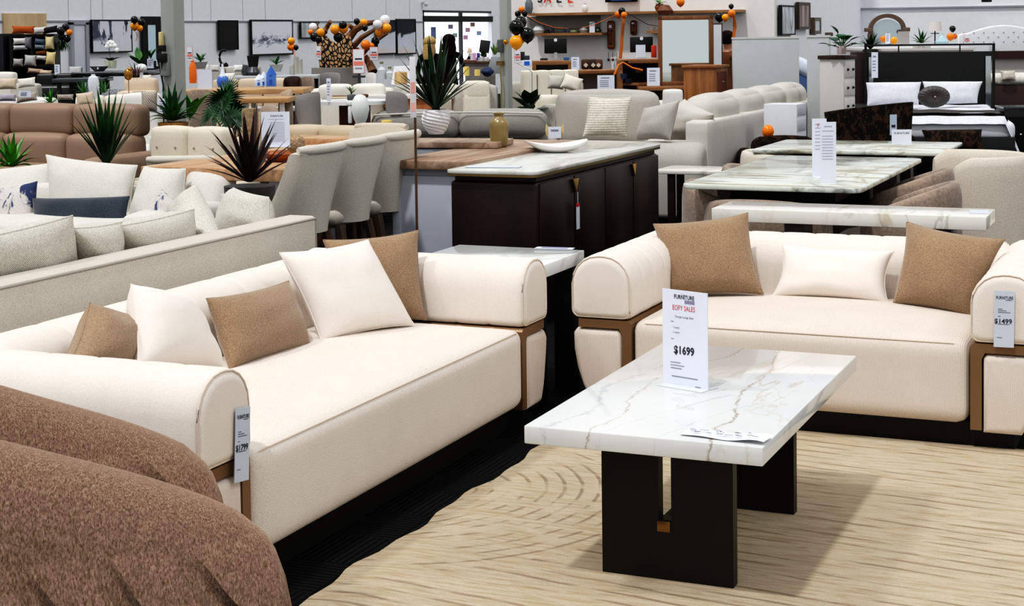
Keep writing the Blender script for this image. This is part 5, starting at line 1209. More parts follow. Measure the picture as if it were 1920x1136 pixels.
# tables
ptable('pale timber dining table with ornaments right of the fan palm',350,578,166,14.3,TIM,plain('#C8C8C8',.5),dep=.7)
ptable('pale timber table with dark ends behind the grey tub chairs',455,548,182,13.4,TIM,plain('#D8D8D8',.5),dep=.5)
pchair('curved dark timber chair back at the end of the pale table',530,566,143,15.6,plain('#3A241A',.4)); 
pchair('taupe velvet chair left of the fan palm',350,404,167,14.0,TAUPE,rz=YAW+PI)
pchair('beige upholstered chair with tall back left of the grey tub chair',517,549,168,13.6,BGE,rz=YAW-.9)
pchair('grey tub chair left of the round white table',548,601,172,13.4,GCH,rz=YAW-2.2)
pchair('grey tub chair right of the round white table',722,768,170,13.6,GCH,rz=YAW+2.5)
pchair('low beige chair seat under the pale timber table',486,522,197,13.0,BGE)
pchair('brown shell chair beside the curved timber chair',560,590,144,16.2,TAUPE); pchair('dark grey shell chair in front of the driftwood',596,640,136,17.2,GCH); pchair('white shell chair right of the sale sign',684,706,136,17,WHT)
s=thing('round_table','round white table on timber pedestal with games on top','table',place(665,13.8,187)); z=zat(665,188,13.8)
MB().cyl((0,0,z-.03),(0,0,z),.34,seg=48).obj('table_top',plain('#E0E2E4',.3),s); MB().box((0,0,(z-.03)/2),(.2,.2,z-.03)).obj('pedestal',wood('#5A3420','#7A4A2C',4,'Z',.5),s)
s=thing('board_game','wooden bead board on the round white table','board game',D(640,183,13.7)+Vector((0,0,.0)),YAW); MB().box((0,0,.005),(.17,.08,.01)).obj('board',plain('#D8C8A8',.5),s); mb=MB()
for i in range(9):
    for j in range(3): mb.ball((-.07+.0175*i,-.025+.025*j,.014),.006,seg=8)
mb.obj('beads',plain('#7A4A3A',.4),s)['kind']='stuff'
s=thing('vase','tall white oval ceramic sculpture vase in front of the round table','vase',D(676,236,12.4),YAW); MB().lathe([(0,0),(.03,0),(.055,.06),(.072,.13),(.065,.19),(.04,.235),(.015,.245),(0,.24)],28).obj('body',plain('#DDE2E0',.3),s); MB().box((-.06,0,.18),(.1,.05,.04),.01).box((-.08,0,.09),(.03,.04,.14),.01).obj('handle',plain('#E4E6E6',.3),s)
s=broad('small grey potted plant on the round white table',place(659,13.3,178),zat(659,176,13.3),8,.07,.02,leafmat('#5A6A4A','#8A9A78'),seed=9,h=.02,el0=30,el1=85); MB().box((0,0,-.03),(.06,.06,.05),.01).obj('pot',plain('#5A5E60',.6),s)
simple('tray','small dark timber tray on the round white table','tray',MB().box((0,0,.015),(.07,.05,.03),.01),wood('#5A2E1A','#8A4A2C',4,'X',.5),D(683,183,13.5),YAW,part='body')
s=thing('lantern','rattan and glass lantern on the cream sofa row','lantern',D(752,169,14.2)); MB().lathe([(0,0),(.055,0),(.06,.02),(.055,.08),(.04,.16),(.0,.16)],24,wave=lambda a,z:.03*math.sin(20*a)).obj('glass',plain('#DCD6C8',.3),s); MB().lathe([(.062,.06),(.055,.16),(.04,.165)],24).obj('rattan_cover',wood('#C0965E','#E0C090',8,'Z',.6),s)
ptable('timber sideboard with white top behind the yucca',690,852,176,15,plain('#E4E2DE',.4),wood('#9A6238','#B87C4A',4,'Z',.5),dep=.4,kind='slab')
s=simple('cabinet','orange timber cabinet front behind the yucca','cabinet',MB().box((0,0,.42),(120*S(14.8),.3,.80)),wood('#9A6238','#B87C4A',4,'Z',.5),place(785,14.8,190),YAW,part='carcass')
simple('lamp_shade','white folded paper lamp shade behind the lantern','lamp',MB().cyl((0,0,0),(0,0,.17),.12,.09,20),plain('#EEF0F4',.5),D(757,158,15),0,part='shade')
# ornaments
s=thing('vase','orange bottle vase beside the left column','vase',D(362,156,14)); MB().lathe([(0,0),(.03,0),(.034,.05),(.032,.14),(.02,.175),(.014,.19),(.016,.2),(0,.2)],24).obj('body',plain('#E8701A',.3),s)
s=thing('vase','blue and white tall bottle vase on the pale timber table','vase',D(418,164,14)); MB().lathe([(0,0),(.04,0),(.052,.04),(.05,.08),(.02,.12),(.010,.18),(.008,.21),(0,.21)],24).obj('body',plain('#DCE4F0',.25),s); MB().lathe([(.0412,.002),(.0532,.04),(.0512,.08),(.035,.10)],24).obj('blue_glaze',plain('#4A70C0',.25),s) ; 
for k,(px,h,w,b) in enumerate(((486,.09,.07,0),(495,.11,.06,0),(509,.15,.08,1))):
    s=thing('house_ornament',('small','medium','tall blue roofed')[k]+' blue and white ceramic house ornament','ornament',D(px,162,14),YAW); MB().box((0,0,h*.33),(w,w*.8,h*.66),.004).obj('house',plain('#CCDAF0' if not b else '#5A88D8',.3),s); mb=MB(); mb.bm.verts.ensure_lookup_table(); mb.cyl((0,0,h*.66),(0,0,h*1.2),w*.62,.004,seg=4); mb.obj('roof',plain('#E4ECF8' if not b else '#3C70C8',.3),s); MB().box((0,-w*.42,h*.25),(w*.3,.004,h*.3)).obj('window',plain('#3C60B0',.4),s)
s=thing('ring_sculpture','black open ring sculpture on a stand','sculpture',D(420,122,18.5),YAW); pts=[(.05*math.cos(a),0,.09+.085*math.sin(a)) for a in [math.radians(60+250*k/16) for k in range(17)]]; MB().tube([Vector(q)*1.0 for q in pts],.014,8).obj('ring',BLACK,s); MB().cyl((0,0,-.02),(0,0,.01),.05).obj('base',BLACK,s)
for k,(px,y,h,w) in enumerate(((460,142,.12,.05),(475,142,.1,.09),(556,138,.19,.03),(563,138,.16,.03),(548,140,.10,.03),(467,140,.08,.05))):
    s=thing('vase',('charcoal round','charcoal wide','tallest ribbed grey','ribbed grey middle','shortest ribbed grey','squat dark')[k]+' vase on the wall sideboard','vase',D(px,y,18)); MB().lathe([(0,0),(w*.6,0),(w*.9,h*.4),(w*.6,h*.85),(w*.5,h),(0,h)] if k in (0,1,5) else [(0,0),(w,0),(w,h),(w*.8,h),(0,h*.9)],18).obj('body',plain('#3A3E42' if k in(0,1,5) else '#A8A8A0',.35),s)
simple('planter','tall black tapered planter below the misty print','planter',MB().cyl((0,0,0),(0,0,.20),.045,.07,4),BLACK,D(475,137,18.3),YAW,part='body')
for k,(px,y,l) in enumerate(((376,116,'green plant on the wall sofa left of the ring sculpture'),(518,121,'green succulent in a pale bowl on the wall sideboard'))): s=broad(l,place(px,18,y),zat(px,y,18),8,.12,.04,leafmat('#1A4A22','#3A7A3A'),seed=15+k,h=.02,el0=20,el1=80); MB().lathe([(0,-.08),(.05,-.08),(.08,0),(.07,0),(0,-.02)],18).obj('pot',plain('#A8A8A4',.5),s)
for k,(px,h) in enumerate(((716,.15),(731,.10))): s=thing('bottle',('clear glass bottle left','smaller glass jar right')+() and '' or ('clear glass bottle behind the cream sofa' if k==0 else 'smaller glass jar behind the cream sofa'),'bottle',D(px,148,15.6)); MB().lathe([(0,0),(.04,0),(.042,h*.6),(.015,h*.8),(.015,h),(0,h)],18).obj('glass',plain('#C4CACC',.1),s); MB().cyl((0,0,h),(0,0,h+.02),.018).obj('cap',plain('#7A7A50',.5),s)
for k,px in enumerate((875,895)): simple('candle',('taller' if k==0 else 'shorter')+' yellow pillar candle on the recliner sofa back','candle',MB().lathe([(0,0),(.028,0),(.028,.09-.03*k),(.02,.085-.03*k),(0,.085-.03*k)],14),plain('#E4C878',.5),D(px,142-0*k,15.6),0,part='wax')
simple('bag','small navy cloth bag beside the yellow candles','bag',MB().cushion((0,0,.03),(.10,.06,.06),r=.02),plain('#1E2E54',.6),D(914,140,15.8),0,part='body')
# reception counter with plants and monitor
s=thing('counter','grey reception desk with timber top by the entrance','counter',place(900,17.5,120),YAW); w_=56*S(17.5); z=zat(900,115,17.5); MB().box((0,.2,z/2),(w_,.5,z-.03)).obj('carcass',plain('#8A8480',.6),s); MB().box((0,.2,z),(w_+.04,.54,.03)).obj('counter_top',wood('#6A4632','#8A5E44',4,'X',.5),s)
s=broad('round clipped green plant in white pot on the reception desk',place(905,17.3,105),zat(905,106,17.3),18,.05,.03,leafmat('#1E4A1A','#3A6A26'),seed=17,h=.03,el0=0,el1=88); MB().box((0,0,-.03),(.13,.07,.05),.01).obj('pot',plain('#D8D8D8',.4),s)
s=spiky('pale upright succulent on the reception desk',place(928,17.2,100),zat(928,106,17.2),.15,None,9,leafmat('#5A7A3A','#8AA85A'),w=.03,seed=19,up=.6,droop=.05,name='succulent')
s=thing('vase','grey wire vase at the right end of the reception desk','vase',D(930,138,17)); MB().lathe([(0,0),(.07,0),(.08,.08),(.06,.15),(.05,.18),(0,.18)],18,wave=lambda a,z:.03*math.sin(12*a)).obj('body',plain('#8A9090',.4),s)
s=thing('monitor','small black tilted screen on the reception desk','monitor',D(909,99,17.6),YAW); MB().box((0,0,.07),(.11,.01,.14),.004,rot=(-.2,.15,0)).obj('screen',BLACK,s); MB().box((0,.02,-.02),(.04,.04,.06)).obj('stand',BLACK,s)
for k,(px,c) in enumerate(((890,'#E0A8C0'),(897,'#5A50A0'),(885,'#D8D8F0'))): simple('box',('pink','violet','white')[k]+' small carton on the reception desk','box',MB().box((0,0,.04),(.035,.03,.08)),plain(c,.5),D(px,113,17.3),YAW,part='carton')
# ============================================================ sale wall with shelves
YS=21.0
GW=plain('#ECEBE8',.7)
xa=AY(944,60,YS).x; xb=AY(1452,60,YS).x
wally('wall_back',YS,xa,xb,mat=GW)
wallx('wall_back_return',xb,YS+.2,27.2,mat=WALLM)
wally('wall_right',27,xb-.2,6,mat=WALLM)
def yq(px,py,Y=YS): return AY(px,py,Y)
WD=wood('#8A5C3A','#B88A5C',3,'X',.5)
def shelf(label,px0,px1,y0,dep=.28,th=.035,name='wall_shelf',Y=YS):
    a=yq(px0,y0,Y-dep); b=yq(px1,y0,Y-dep); z=(a.z+b.z)/2; return tag(MB().box((0,0,0),(abs(b.x-a.x),dep,th)).obj(name,WD,None,loc=((a.x+b.x)/2,Y-dep/2,z)),label,'shelf'),z
_,z1=shelf('long upper timber shelf under the sale letters',990,1388,24); _,z2=shelf('lower timber shelf left of the carved masks',1000,1128,64); _,z3=shelf('short timber shelf right of the carved masks',1212,1240,60)
s=simple('niche_panel','grey recessed panel below the upper shelf','panel',MB().box((0,0,0),((yq(1126,50).x-yq(990,50).x),.03,z1-z2-.06)),plain('#8A8680',.7),((yq(990,50).x+yq(1126,50).x)/2,YS-.02,(z1+z2)/2),0,part='board')
# SALE letters (cut by the top of the frame)
for ch,px,c in (('S',1014,'#26282C'),('A',1028,'#C8382C'),('L',1049,'#26282C'),('E',1070,'#E04A34')):
    p=yq(px,-2); s=thing('wall_letter','big '+('red' if c[1]>'9' or c in('#C8382C','#E04A34') else 'black')+' wall letter '+ch+' cut by the top edge','letter',(p.x,YS-.01,p.z)); 
    put_text(s,ch,Vector((0,-.02,0)),.17 if ch!='S' else .17,plain(c,.5),bold=.004)
# tv
p=yq(1168,0); s=thing('television','black wall screen cut by the top edge above the shelf','television',(p.x,YS-.06,p.z)); MB().box((0,0,.12),(62*S(22.6),.05,.30),.004).obj('screen',plain('#0A0E1A',.2),s); MB().box((0,.03,.1),(.2,.04,.1)).obj('bracket',BLACK,s)
MB().box((0,-.03,.0),(.3,.004,.02)).obj('blue_graphics',plain('#3A5A9A',.3),s)
def onshelf(px,z,dy=.14): p=yq(px,30,YS-dy); return Vector((p.x,YS-dy,z+.018))
s=thing('vase','tall grey banded vase at the left of the upper shelf','vase',onshelf(992,z1)); MB().lathe([(0,0),(.04,0),(.06,.07),(.055,.15),(.035,.19),(.04,.21),(0,.2)],20).obj('body',plain('#6A747A',.35),s)
s=thing('vase','white vase in the middle of the upper shelf','vase',onshelf(1097,z1)); MB().lathe([(0,0),(.03,0),(.048,.04),(.04,.09),(.02,.11),(.022,.13),(0,.12)],20).obj('body',plain('#DADADA',.3),s)
s=broad('green plant in a basket on the upper shelf',onshelf(1237,z1),onshelf(1237,z1).z+.1,10,.10,.04,leafmat('#1E5A1E','#4A9A3A'),seed=3,h=.02,el0=10,el1=80); MB().lathe([(0,-.1),(.05,-.1),(.07,-.05),(.05,0),(0,0)],18,(0,0,0)).obj('basket',wood('#7A4426','#A8683E',5,'X',.6),s)
s=thing('basket','brown hanging basket bag under the upper shelf by the mirror','basket',yq(1247,28,YS-.35)); MB().lathe([(0,0),(.09,0),(.11,.06),(.06,.13),(.0,.14)],14).obj('body',wood('#5A301A','#8A5230',5,'X',.6),s)
for k,(px,h,w,c,l) in enumerate(((1010,.11,.09,'#C8CCCE','silver mixer shaped ornament'),(1027,.05,.03,'#1A1A1C','small black pot'),(1036,.08,.02,'#2A3A6A','blue bottle'),(1058,.09,.02,'#3A4A7A','second blue bottle'),(1076,.04,.06,'#8A9A7A','small green dish plant'),(1095,.09,.07,'#9A9A9A','grey glass jar'),(1121,.07,.05,'#3A4A3A','dark leafy ornament'))):
    s=thing('ornament',l+' on the lower timber shelf','ornament',onshelf(px,z2)); MB().lathe([(0,0),(w*.8,0),(w,h*.4),(w*.7,h*.8),(w*.4,h),(0,h)],14).obj('body',plain(c,.4),s)
p=onshelf(1110,z2,.2); s=thing('price_card','white card standing on the lower shelf','sign',p); MB().box((0,0,.075),(.08,.005,.15)).obj('paper',PAPER,s); MB().box((0,-.004,.1),(.05,.001,.01)).obj('small_print',GREYINK,s)
simple('bowl','white bowl on the short shelf beside the mirror','bowl',MB().lathe([(0,0),(.03,0),(.06,.05),(.05,.05),(0,.01)],16),plain('#D8D8D8',.3),onshelf(1221,z3),0,part='dish')
# carved masks
MW=wood('#6A3418','#9A5A30',5,'Z',.45)
def mask(label,px,y0,y1,wpx):
    a=yq(px,y0); b=yq(px,y1); h=a.z-b.z; w=wpx*S(22.6); s=thing('carved_mask',label,'mask',(b.x,YS-.04,b.z)); mb=MB(); 
    mb.box((0,0,h/2),(w,.06,h),min(w,h)*.45,4).obj('face',MW,s)
    MB().ball((0,-.04,h*.55),.012,(1,1,2.5)).obj('nose',MW,s)
    for sg in (-1,1): MB().ball((sg*w*.2,-.03,h*.65),.014,(1.4,.5,.6)).obj('eye',plain('#2A140A',.5),s)
    MB().ball((0,-.03,h*.2),.016,(1.6,.5,.9)).obj('mouth',plain('#2A140A',.5),s)
    MB().box((0,-.035,h*.8),(w*.35,.004,h*.1)).obj('price_sticker',PAPER,s)
mask('tall carved wooden mask on the white wall panel',1148,39,92,15); mask('smaller carved wooden mask beside the orange ribbon',1190,38,66,13)
# garland of balloons and ribbons
clus([(978,18,6,'o','orange balloon high left at the shelf corner'),(971,26,6,'k','black balloon small left at the shelf corner'),(984,25,6,'k','black balloon small right at the shelf corner')],19.6,'balloons at the shelf corner')
clus([(976,42,12,'k','black balloon topmost on the silver column'),(968,51,14,'k','big black balloon left on the silver column'),(989,65,14,'k','big black balloon right on the silver column'),(968,79,13,'y','big amber balloon lowest on the silver column'),(979,75,6,'o','small orange balloon behind the big amber balloon'),(948,79,5,'g','gold disc balloon on the silver column')],14.4,'balloons on the silver column')
clus([(1166,21,7,'k','black balloon top of the garland middle'),(1160,27,7,'o','orange balloon left of the garland middle'),(1170,28,6,'o','orange balloon right of the garland middle')],20.2,'balloons of the garland middle')
clus([(1276,4,8,'o','orange balloon above the framed mirror'),(1371,12,5,'k','black balloon top right of the shelf end'),(1372,25,7,'o','orange balloon at the shelf end'),(1349,32,9,'k','black balloon right of the framed mirror'),(1360,33,7,'y','amber balloon right of the framed mirror')],19.0,'balloons right of the framed mirror')
def ribbon(label,pts,d,c,r=.012): 
    base=D(*pts[0],d); s=thing('ribbon',label,'ribbon',base); MB().tube([D(a,b,d)-base for a,b in pts],r,6,flat=.4).obj('streamer',plain(c,.5),s)
ribbon('orange and black streamer drooping over the lower shelf',[(985,28),(1010,42),(1040,52),(1080,54),(1110,48),(1140,34),(1160,26)],20.4,'#C86A1E'); ribbon('black streamer drooping over the lower shelf',[(985,30),(1012,46),(1045,54),(1085,53),(1125,38),(1160,25)],20.35,'#151515')
ribbon('black streamer running to the framed mirror',[(1172,22),(1190,32),(1215,46),(1240,50)],20.35,'#151515'); ribbon('wide orange ribbon hanging between the masks',[(1170,30),(1167,60),(1165,90),(1163,110)],20.4,'#B8641E',.04)
ribbon('orange ribbon draped on the counter front',[(1152,140),(1160,122),(1168,117),(1185,127),(1205,132)],17.9,'#D07020',.03); ribbon('orange ribbon hanging at the shelf end',[(1376,30),(1378,50),(1374,80)],19,'#C86A1E',.03)
# counters
def counterblk(label,px0,px1,y0,d,col,dep=.5,shelves=0):
    w=(px1-px0)*S(d); px=(px0+px1)/2; z=zat(px,y0,d); s=thing('counter',label,'counter',place(px,d,y0),YAW)
    MB().box((0,0,z-.02),(w,dep,.045),.004).obj('counter_top',WD,s)
    for a in (-1,1): MB().box((a*(w/2-.02),0,(z-.04)/2),(.04,dep,z-.04)).obj('side_panel',WD,s)
    MB().box((0,dep/2-.02,(z-.04)/2),(w-.08,.03,z-.06)).obj('back_panel',plain(col,.6),s)
    for k in range(shelves): MB().box((0,0,z-.28*(k+1)),(w-.08,dep-.04,.03)).obj('shelf_board',WD,s)
    return z
zc=counterblk('timber shop counter below the left computer',998,1070,114,18.6,'#8A8C8E'); zc2=counterblk('lower timber bench with boxes between the two counters',1072,1160,131,18.9,'#C8C8C8'); zc3=counterblk('timber shelf counter below the right computer',1158,1240,111,18.4,'#2A2624',shelves=3)
def imac(label,px,yb,yt,w,d):
    p=D(px,yb,d); s=thing('computer',label,'computer',p,YAW); ww=w*S(d); h=(yb-yt)*S(d)
    MB().box((0,0,h*.62),(ww,.02,h*.70),.006).obj('screen',plain('#0C0C0E',.4),s); MB().box((0,.0,h*.16),(.035,.03,h*.32)).obj('stand',plain('#B8BABC',.3,.6),s); MB().box((0,0,.006),(.10,.08,.01)).obj('foot',plain('#B8BABC',.3,.6),s); MB().cyl((0,-.013,h*.9),(0,-.011,h*.9),.02,seg=16).obj('round_emblem',plain('#E4E6EC',.4),s)
imac('black backed computer on the left shop counter',1042,111,71,42,18.4); imac('black backed computer on the right shop counter',1203,109,68,43,18.2)
card('small white code card stuck before the right computer',1192,1210,84,108,18.0,pr=False)
for k,(px,w,h,c,l) in enumerate(((988,10,9,'#3A4048','black card reader'),(1020,14,4,'#2A2A2C','black keyboard tray'),(1062,10,6,'#3A5A8A','blue stapler box'),(978,12,16,'#2A2A30','dark phone handset'))): simple('box',l+' on the left shop counter','box',MB().box((0,0,h*S(18)/2),(w*S(18),.08,h*S(18)),.005),plain(c,.5),D(px,113,18.1),YAW,part='body')
sc=thing('tablet','small tablet showing a blue screen near the silver column','tablet',D(988,124,16.5),YAW); MB().box((0,0,.03),(.09,.01,.065),.003).obj('bezel',plain('#D8E0EC',.4),sc); MB().box((0,-.007,.03),(.055,.002,.04)).obj('screen',plain('#2A6AD0',.3),sc)
for k,(px,l,c) in enumerate(((1098,'dark woven basket leftmost on the lower bench','#4A2E1E'),(1112,'dark woven basket in the middle of the lower bench','#3A241A'),(1122,'brown box rightmost on the lower bench','#5A3A28'))): s=simple('basket',l,'basket',MB().box((0,0,.06),(.10,.08,.12),.02),plain(c,.6),D(px,130,18.5),YAW,part='body'); MB().box((0,-.045,.05),(.04,.003,.04),rot=(0,.7,0)).obj('tag',plain('#D8C8B8',.5),s)
card('white sheet hanging on the counter end',1071,1086,107,131,18.2); 
for k,px in enumerate((1141,1149,1157)): simple('ladle',('leftmost','middle','rightmost')[k]+' hanging dark red ladle on the wall','ladle',MB().tube([(0,0,.1),(0,0,.03)],.004,5).ball((0,0,.0),.02,seg=10),plain('#5A2024',.4),yq(px,112,YS-.05),0,part='body')
for k,(px,y,w) in enumerate(((1170,148,14),(1198,136,16),(1172,124,12),(1178,157,14))): simple('bowl',('blue bowl on the middle counter shelf','dark pan on the counter shelf','black pot on the upper counter shelf','navy cup on the lowest counter shelf')[k],'bowl',MB().lathe([(0,0),(w*S(18)*.4,0),(w*S(18)*.5,.06),(0,.06)],16),plain(('#2A3A5A','#4A2A1A','#151515','#1A2438')[k],.4),D(px,y,18.1),0,part='body')
simple('bag','red shopping bag beside the right computer','bag',MB().box((0,0,.07),(.06,.04,.14),.01),plain('#C83A22',.5),D(1226,108,18),YAW,part='body')
# framed mirror on dresser
dM=17.9; p=D(1286,160,dM); wM=103*S(dM); hM=(160-30)*S(dM); s=thing('mirror','big timber framed dresser mirror showing reflections','mirror',p,YAW+.03); fw=.045
FRM=wood('#7A4E30','#9A6A44',5,'Z',.4)
for a in (-1,1): MB().box((a*(wM/2-fw/2),0,hM/2),(fw,.05,hM),.004).obj('frame_side',FRM,s); MB().box((0,0,hM/2+a*(hM/2-fw/2)),(wM,.05,fw),.004).obj('frame_rail',FRM,s)
t=NT('mirror_glass'); t.fin(lin('#D8E2E2'),.03,1); MB().box((0,.005,hM/2),(wM-2*fw,.01,hM-2*fw)).obj('glass',t.m,s)
counterblk('timber dresser carrying the big framed mirror',1195,1338,161,18.1,'#5A3420',.5)
s=thing('chest','orange timber chest in front of the framed mirror','chest',place(1323,17.4,130),YAW-.55); z=zat(1323,124,17.4); MB().box((0,0,z/2),(.385,.315,z),.004).obj('carcass',wood('#7A4A26','#A06C3E',5,'Z',.45),s); MB().box((0,0,z),(.42,.35,.03),.004).obj('top',wood('#8A5A32','#B47C4C',5,'X',.45),s); MB().box((.195,0,z/2),(.006,.24,z*.9)).obj('side_panel',plain('#6A3A2A',.5),s); MB().cyl((.197,.0,z*.85),(.217,0,z*.85),.01).obj('knob',plain('#C8C8C8',.3,.8),s)
upholstered('white quilted daybed behind the light grey sofa',place(1262,17.2,175),YAW,.42,.6,zat(1262,172,17.2),.4,.1,.5,1,WHT)
s=thing('mirror','narrow leaning mirror edge beside the grey partition','mirror',place(1345,18.4,80),YAW); MB().box((0,0,zat(1345,43,18.4)/2),(.12,.03,zat(1345,43,18.4)),.004).obj('frame',plain('#4A3A30',.5),s); MB().box((0,-.018,zat(1345,43,18.4)/2),(.09,.004,zat(1345,43,18.4)-.04)).obj('glass',plain('#D8DEE4',.1),s)
# partitions
def part_(label,px0,px1,yt,d,rz,col='#B4B7B8',th=.08,wm=1.0):
    w=(px1-px0)*S(d)*wm; z=zat((px0+px1)/2,yt,d); s=thing('partition',label,'partition',place((px0+px1)/2,d,yt),rz); MB().box((0,0,z/2),(w,th,z),.006).obj('panel',plain(col,.45),s); MB().box((0,0,z),(w+.01,th+.01,.02)).obj('top_cap',plain('#C8C9C8',.5),s)
part_('big glossy grey partition panel in front of the return wall',1373,1497,71,17.3,YAW-.02); part_('second grey partition panel left of the chest of drawers',1514,1556,68,15.6,YAW-.35)
p=place(1506,18.6,120); s=thing('bedding','blue and white bedding glimpsed between the two partitions','bedding',(p.x,p.y,0),YAW); MB().cushion((0,0,.86),(.30,.2,.34),r=.03).obj('blue_quilt',plain('#4A648E',.7),s); MB().cushion((0,-.03,1.08),(.28,.2,.16),r=.03,rot=(0,.5,0)).obj('white_quilt',plain('#D0D8E8',.7),s); MB().box((0,0,.38),(.2,.3,.76)).obj('stand',plain('#3A2A22',.6),s)
# art on return wall
XR=xb
def xr(label,c,mat,**k): return frame_art(label,c,X=xb+.02,mat=mat,**k)
xr('narrow grey abstract canvas on the return wall',[(1459,10),(1486,10),(1484,66),(1460,66)],artmat('greyabs'),fw=.02,depth=.05)
xr('narrow reed print in brown frame on the return wall',[(1492,4),(1515,5),(1512,56),(1492,54)],artmat('reeds'),fw=.04,fmat=plain('#4A3428',.5),depth=.05)
xr('small slim mirror in carved timber frame',[(1520,33),(1533,33),(1532,64),(1520,64)],plain('#AEBCC0',.1),fw=.05,fmat=plain('#6A5A4C',.5),depth=.06,name='mirror',cat='mirror')
a=AY(1430,14,26.9); b=AY(1920,8,26.9); struct('trim_3',MB().box(((a.x+b.x)/2,26.98,AY(1700,15,26.9).z),(b.x-a.x,.03,.025)),RAIL,'grey picture rail on the back wall')
simple('cabinet','carved timber cabinet top under the reed print','cabinet',MB().box((0,0,.5),(.28,.3,1.0),.01).box((0,0,1.02),(.36,.36,.06),.02),plain('#6A5A4C',.5),place(1506,24.5,60)+Vector((.25,0,zat(1506,60,24.5)-1.06)),YAW,part='carcass')
# chest of drawers
s=thing('chest_of_drawers','white chest of drawers with dark timber top and small knobs','chest of drawers',place(1570,14.9,130),YAW-.62); z=zat(1570,110,14.9)
MB().box((0,0,z/2),(.24,.26,z),.004).obj('carcass',plain('#C2C0BC',.5),s); MB().box((0,0,z+.015),(.27,.29,.035),.004).obj('top',plain('#3A221A',.5),s)
for k in range(3):
    dr=MB().box((.124,0,z-.10-.17*k),(.008,.23,.15),.004).obj('drawer',plain('#D2D0CC',.5),s)
    for a in (-1,1): MB().ball((.135,a*.06,z-.10-.17*k),.012).obj('knob',plain('#1A1614',.4),dr)
p=D(1578,102,14.8); s=broad('split-leaf green plant in a patterned pot on the chest of drawers',(p.x,p.y),p.z+.06,15,.10,.10,leafmat('#0F3A1C','#1F6A34'),seed=11,h=.12,el0=10,el1=75,name='monstera_plant'); MB().lathe([(0,-.06),(.04,-.06),(.045,0),(.04,.02),(0,.0)],18).obj('pot',plain('#B8A8A4',.5),s)
s=thing('bedside_cabinet','white two drawer bedside cabinet by the grey partition','bedside cabinet',place(1472,13.6,200),YAW-.5); z=zat(1472,194,13.6); z0=zat(1472,256,13.6)
MB().box((0,0,z/2),(.29,.26,z),.004).obj('carcass',plain('#D4D6DC',.45),s)
for k in range(3): MB().box((.149,0,z-.05-.13*k),(.006,.22,.10),.003).obj('drawer',plain('#C6C9D0',.45),s)
simple('balloon','orange balloon lying behind the big grey sofa back','balloon',MB().ball((0,0,0),.05,(1,1,1.1)).cyl((0,0,-.06),(0,0,-.05),.01,.004),BAL['o'],D(1440,246,13.2),0,part='latex')
# ---- bed group
dB=15.6; dH=18.2
p0=place(1742,dH,140)-Vector((-math.sin(YAW-.22),math.cos(YAW-.22),0))*(dH-dB)
s=thing('bed','black four-poster bed frame with tall black headboard and mirrored edges','bed',(p0.x,p0.y,0),YAW-.22)
wB=222*S(dH); hh=zat(1740,97,dH); L_=dH-dB
MB().box((0,L_,hh/2),(wB,.07,hh),.005).obj('headboard',plain('#050506',.35),s)
mb=MB()
for a in (-1,1): mb.box((a*(wB/2+.03),L_-.02,zat(1740,84,dH)/2),(.03,.03,zat(1740,84,dH)))
mb.box((0,L_-.02,zat(1740,84,dH)),(wB+.09,.03,.02)); 
for a in (-.25,.25): mb.box((a*wB,L_-.02,(zat(1740,84,dH)+hh)/2),(.015,.02,zat(1740,84,dH)-hh))
mb.obj('metal_canopy',plain('#151517',.4),s)
MB().box((wB/2-.03,L_-.05,.7),(.06,.02,1.0)).obj('mirror_strip',plain('#B8C0C4',.08,.9),s); MB().box((-wB/2+.03,L_-.05,.8),(.05,.02,.8)).obj('mirror_strip',plain('#B8C0C4',.08,.9),s)
wb=1.38; MB().box((.03,L_/2,.24),(wb,L_,.42),.01).obj('base',plain('#08080A',.3),s)
MB().cushion((.03,L_/2+.05,.50),(wb+.02,L_-.1,.2),r=.07,crown=.02).obj('mattress',plain('#D8DAE0',.7),s)
SH_=fabric('#D3D6DD',.12,40,.3,big=.08)
du=MB(); P=[]
for i in range(31):
    u=i/30*2-1; row=[]
    for j in range(25):
        v=j/24; x=u*(wb/2+.10); y=.05+v*(L_-.15); z=.65; ex=max(0,abs(x)-wb/2+.06); z-=ex**1.0*2.4 if ex>0 else 0; ey=max(0,.14-y)*.8; z-=ey
        if u>.3 and v<.5: pass
        z+=.012*noise.noise(Vector((x*5,y*3,1)))+.01*math.sin(x*30)*min(1,ex*10); row.append(Vector((x,y,z)))
    P.append(row)
du.grid(P,flip=True).__len__(); du.obj('duvet',SH_,s,angle=80)
P=[]
for i in range(31):
    u=i/30*2-1; row=[]
    for j in range(7):
        x=u*(wb/2+.12); y=.22+.62*j/6-.06*u; ex=max(0,abs(x)-wb/2+.06); row.append(Vector((x,y,.682-ex*2.35+.012*noise.noise(Vector((x*5,y*3,1))))))
    P.append(row)
t2=MB(); t2.grid(P,flip=True); t2.obj('throw',fabric('#4A4846',.3,90,.4),s,angle=80)
quad_pillow('pillow','white linen pillow on the left side of the black bed',[(1624,155),(1727,154),(1722,196),(1626,198)],D(1675,176,17.3),RT*-.1+FW*-.85+Vector((0,0,.4)),.16,SH_,seed=41,pinch=.04,cat='pillow')
quad_pillow('pillow','white linen pillow on the right side of the black bed',[(1730,153),(1842,153),(1832,193),(1736,197)],D(1785,176,17.4),RT*.0+FW*-.85+Vector((0,0,.4)),.16,SH_,seed=42,pinch=.05,cat='pillow')
s=thing('cushion','round dark pleated velvet cushion with a button on the bed','cushion',D(1751,199,16.7),YAW); VEL=plain('#4A4846',.45)
mb=MB(); P=[]; 
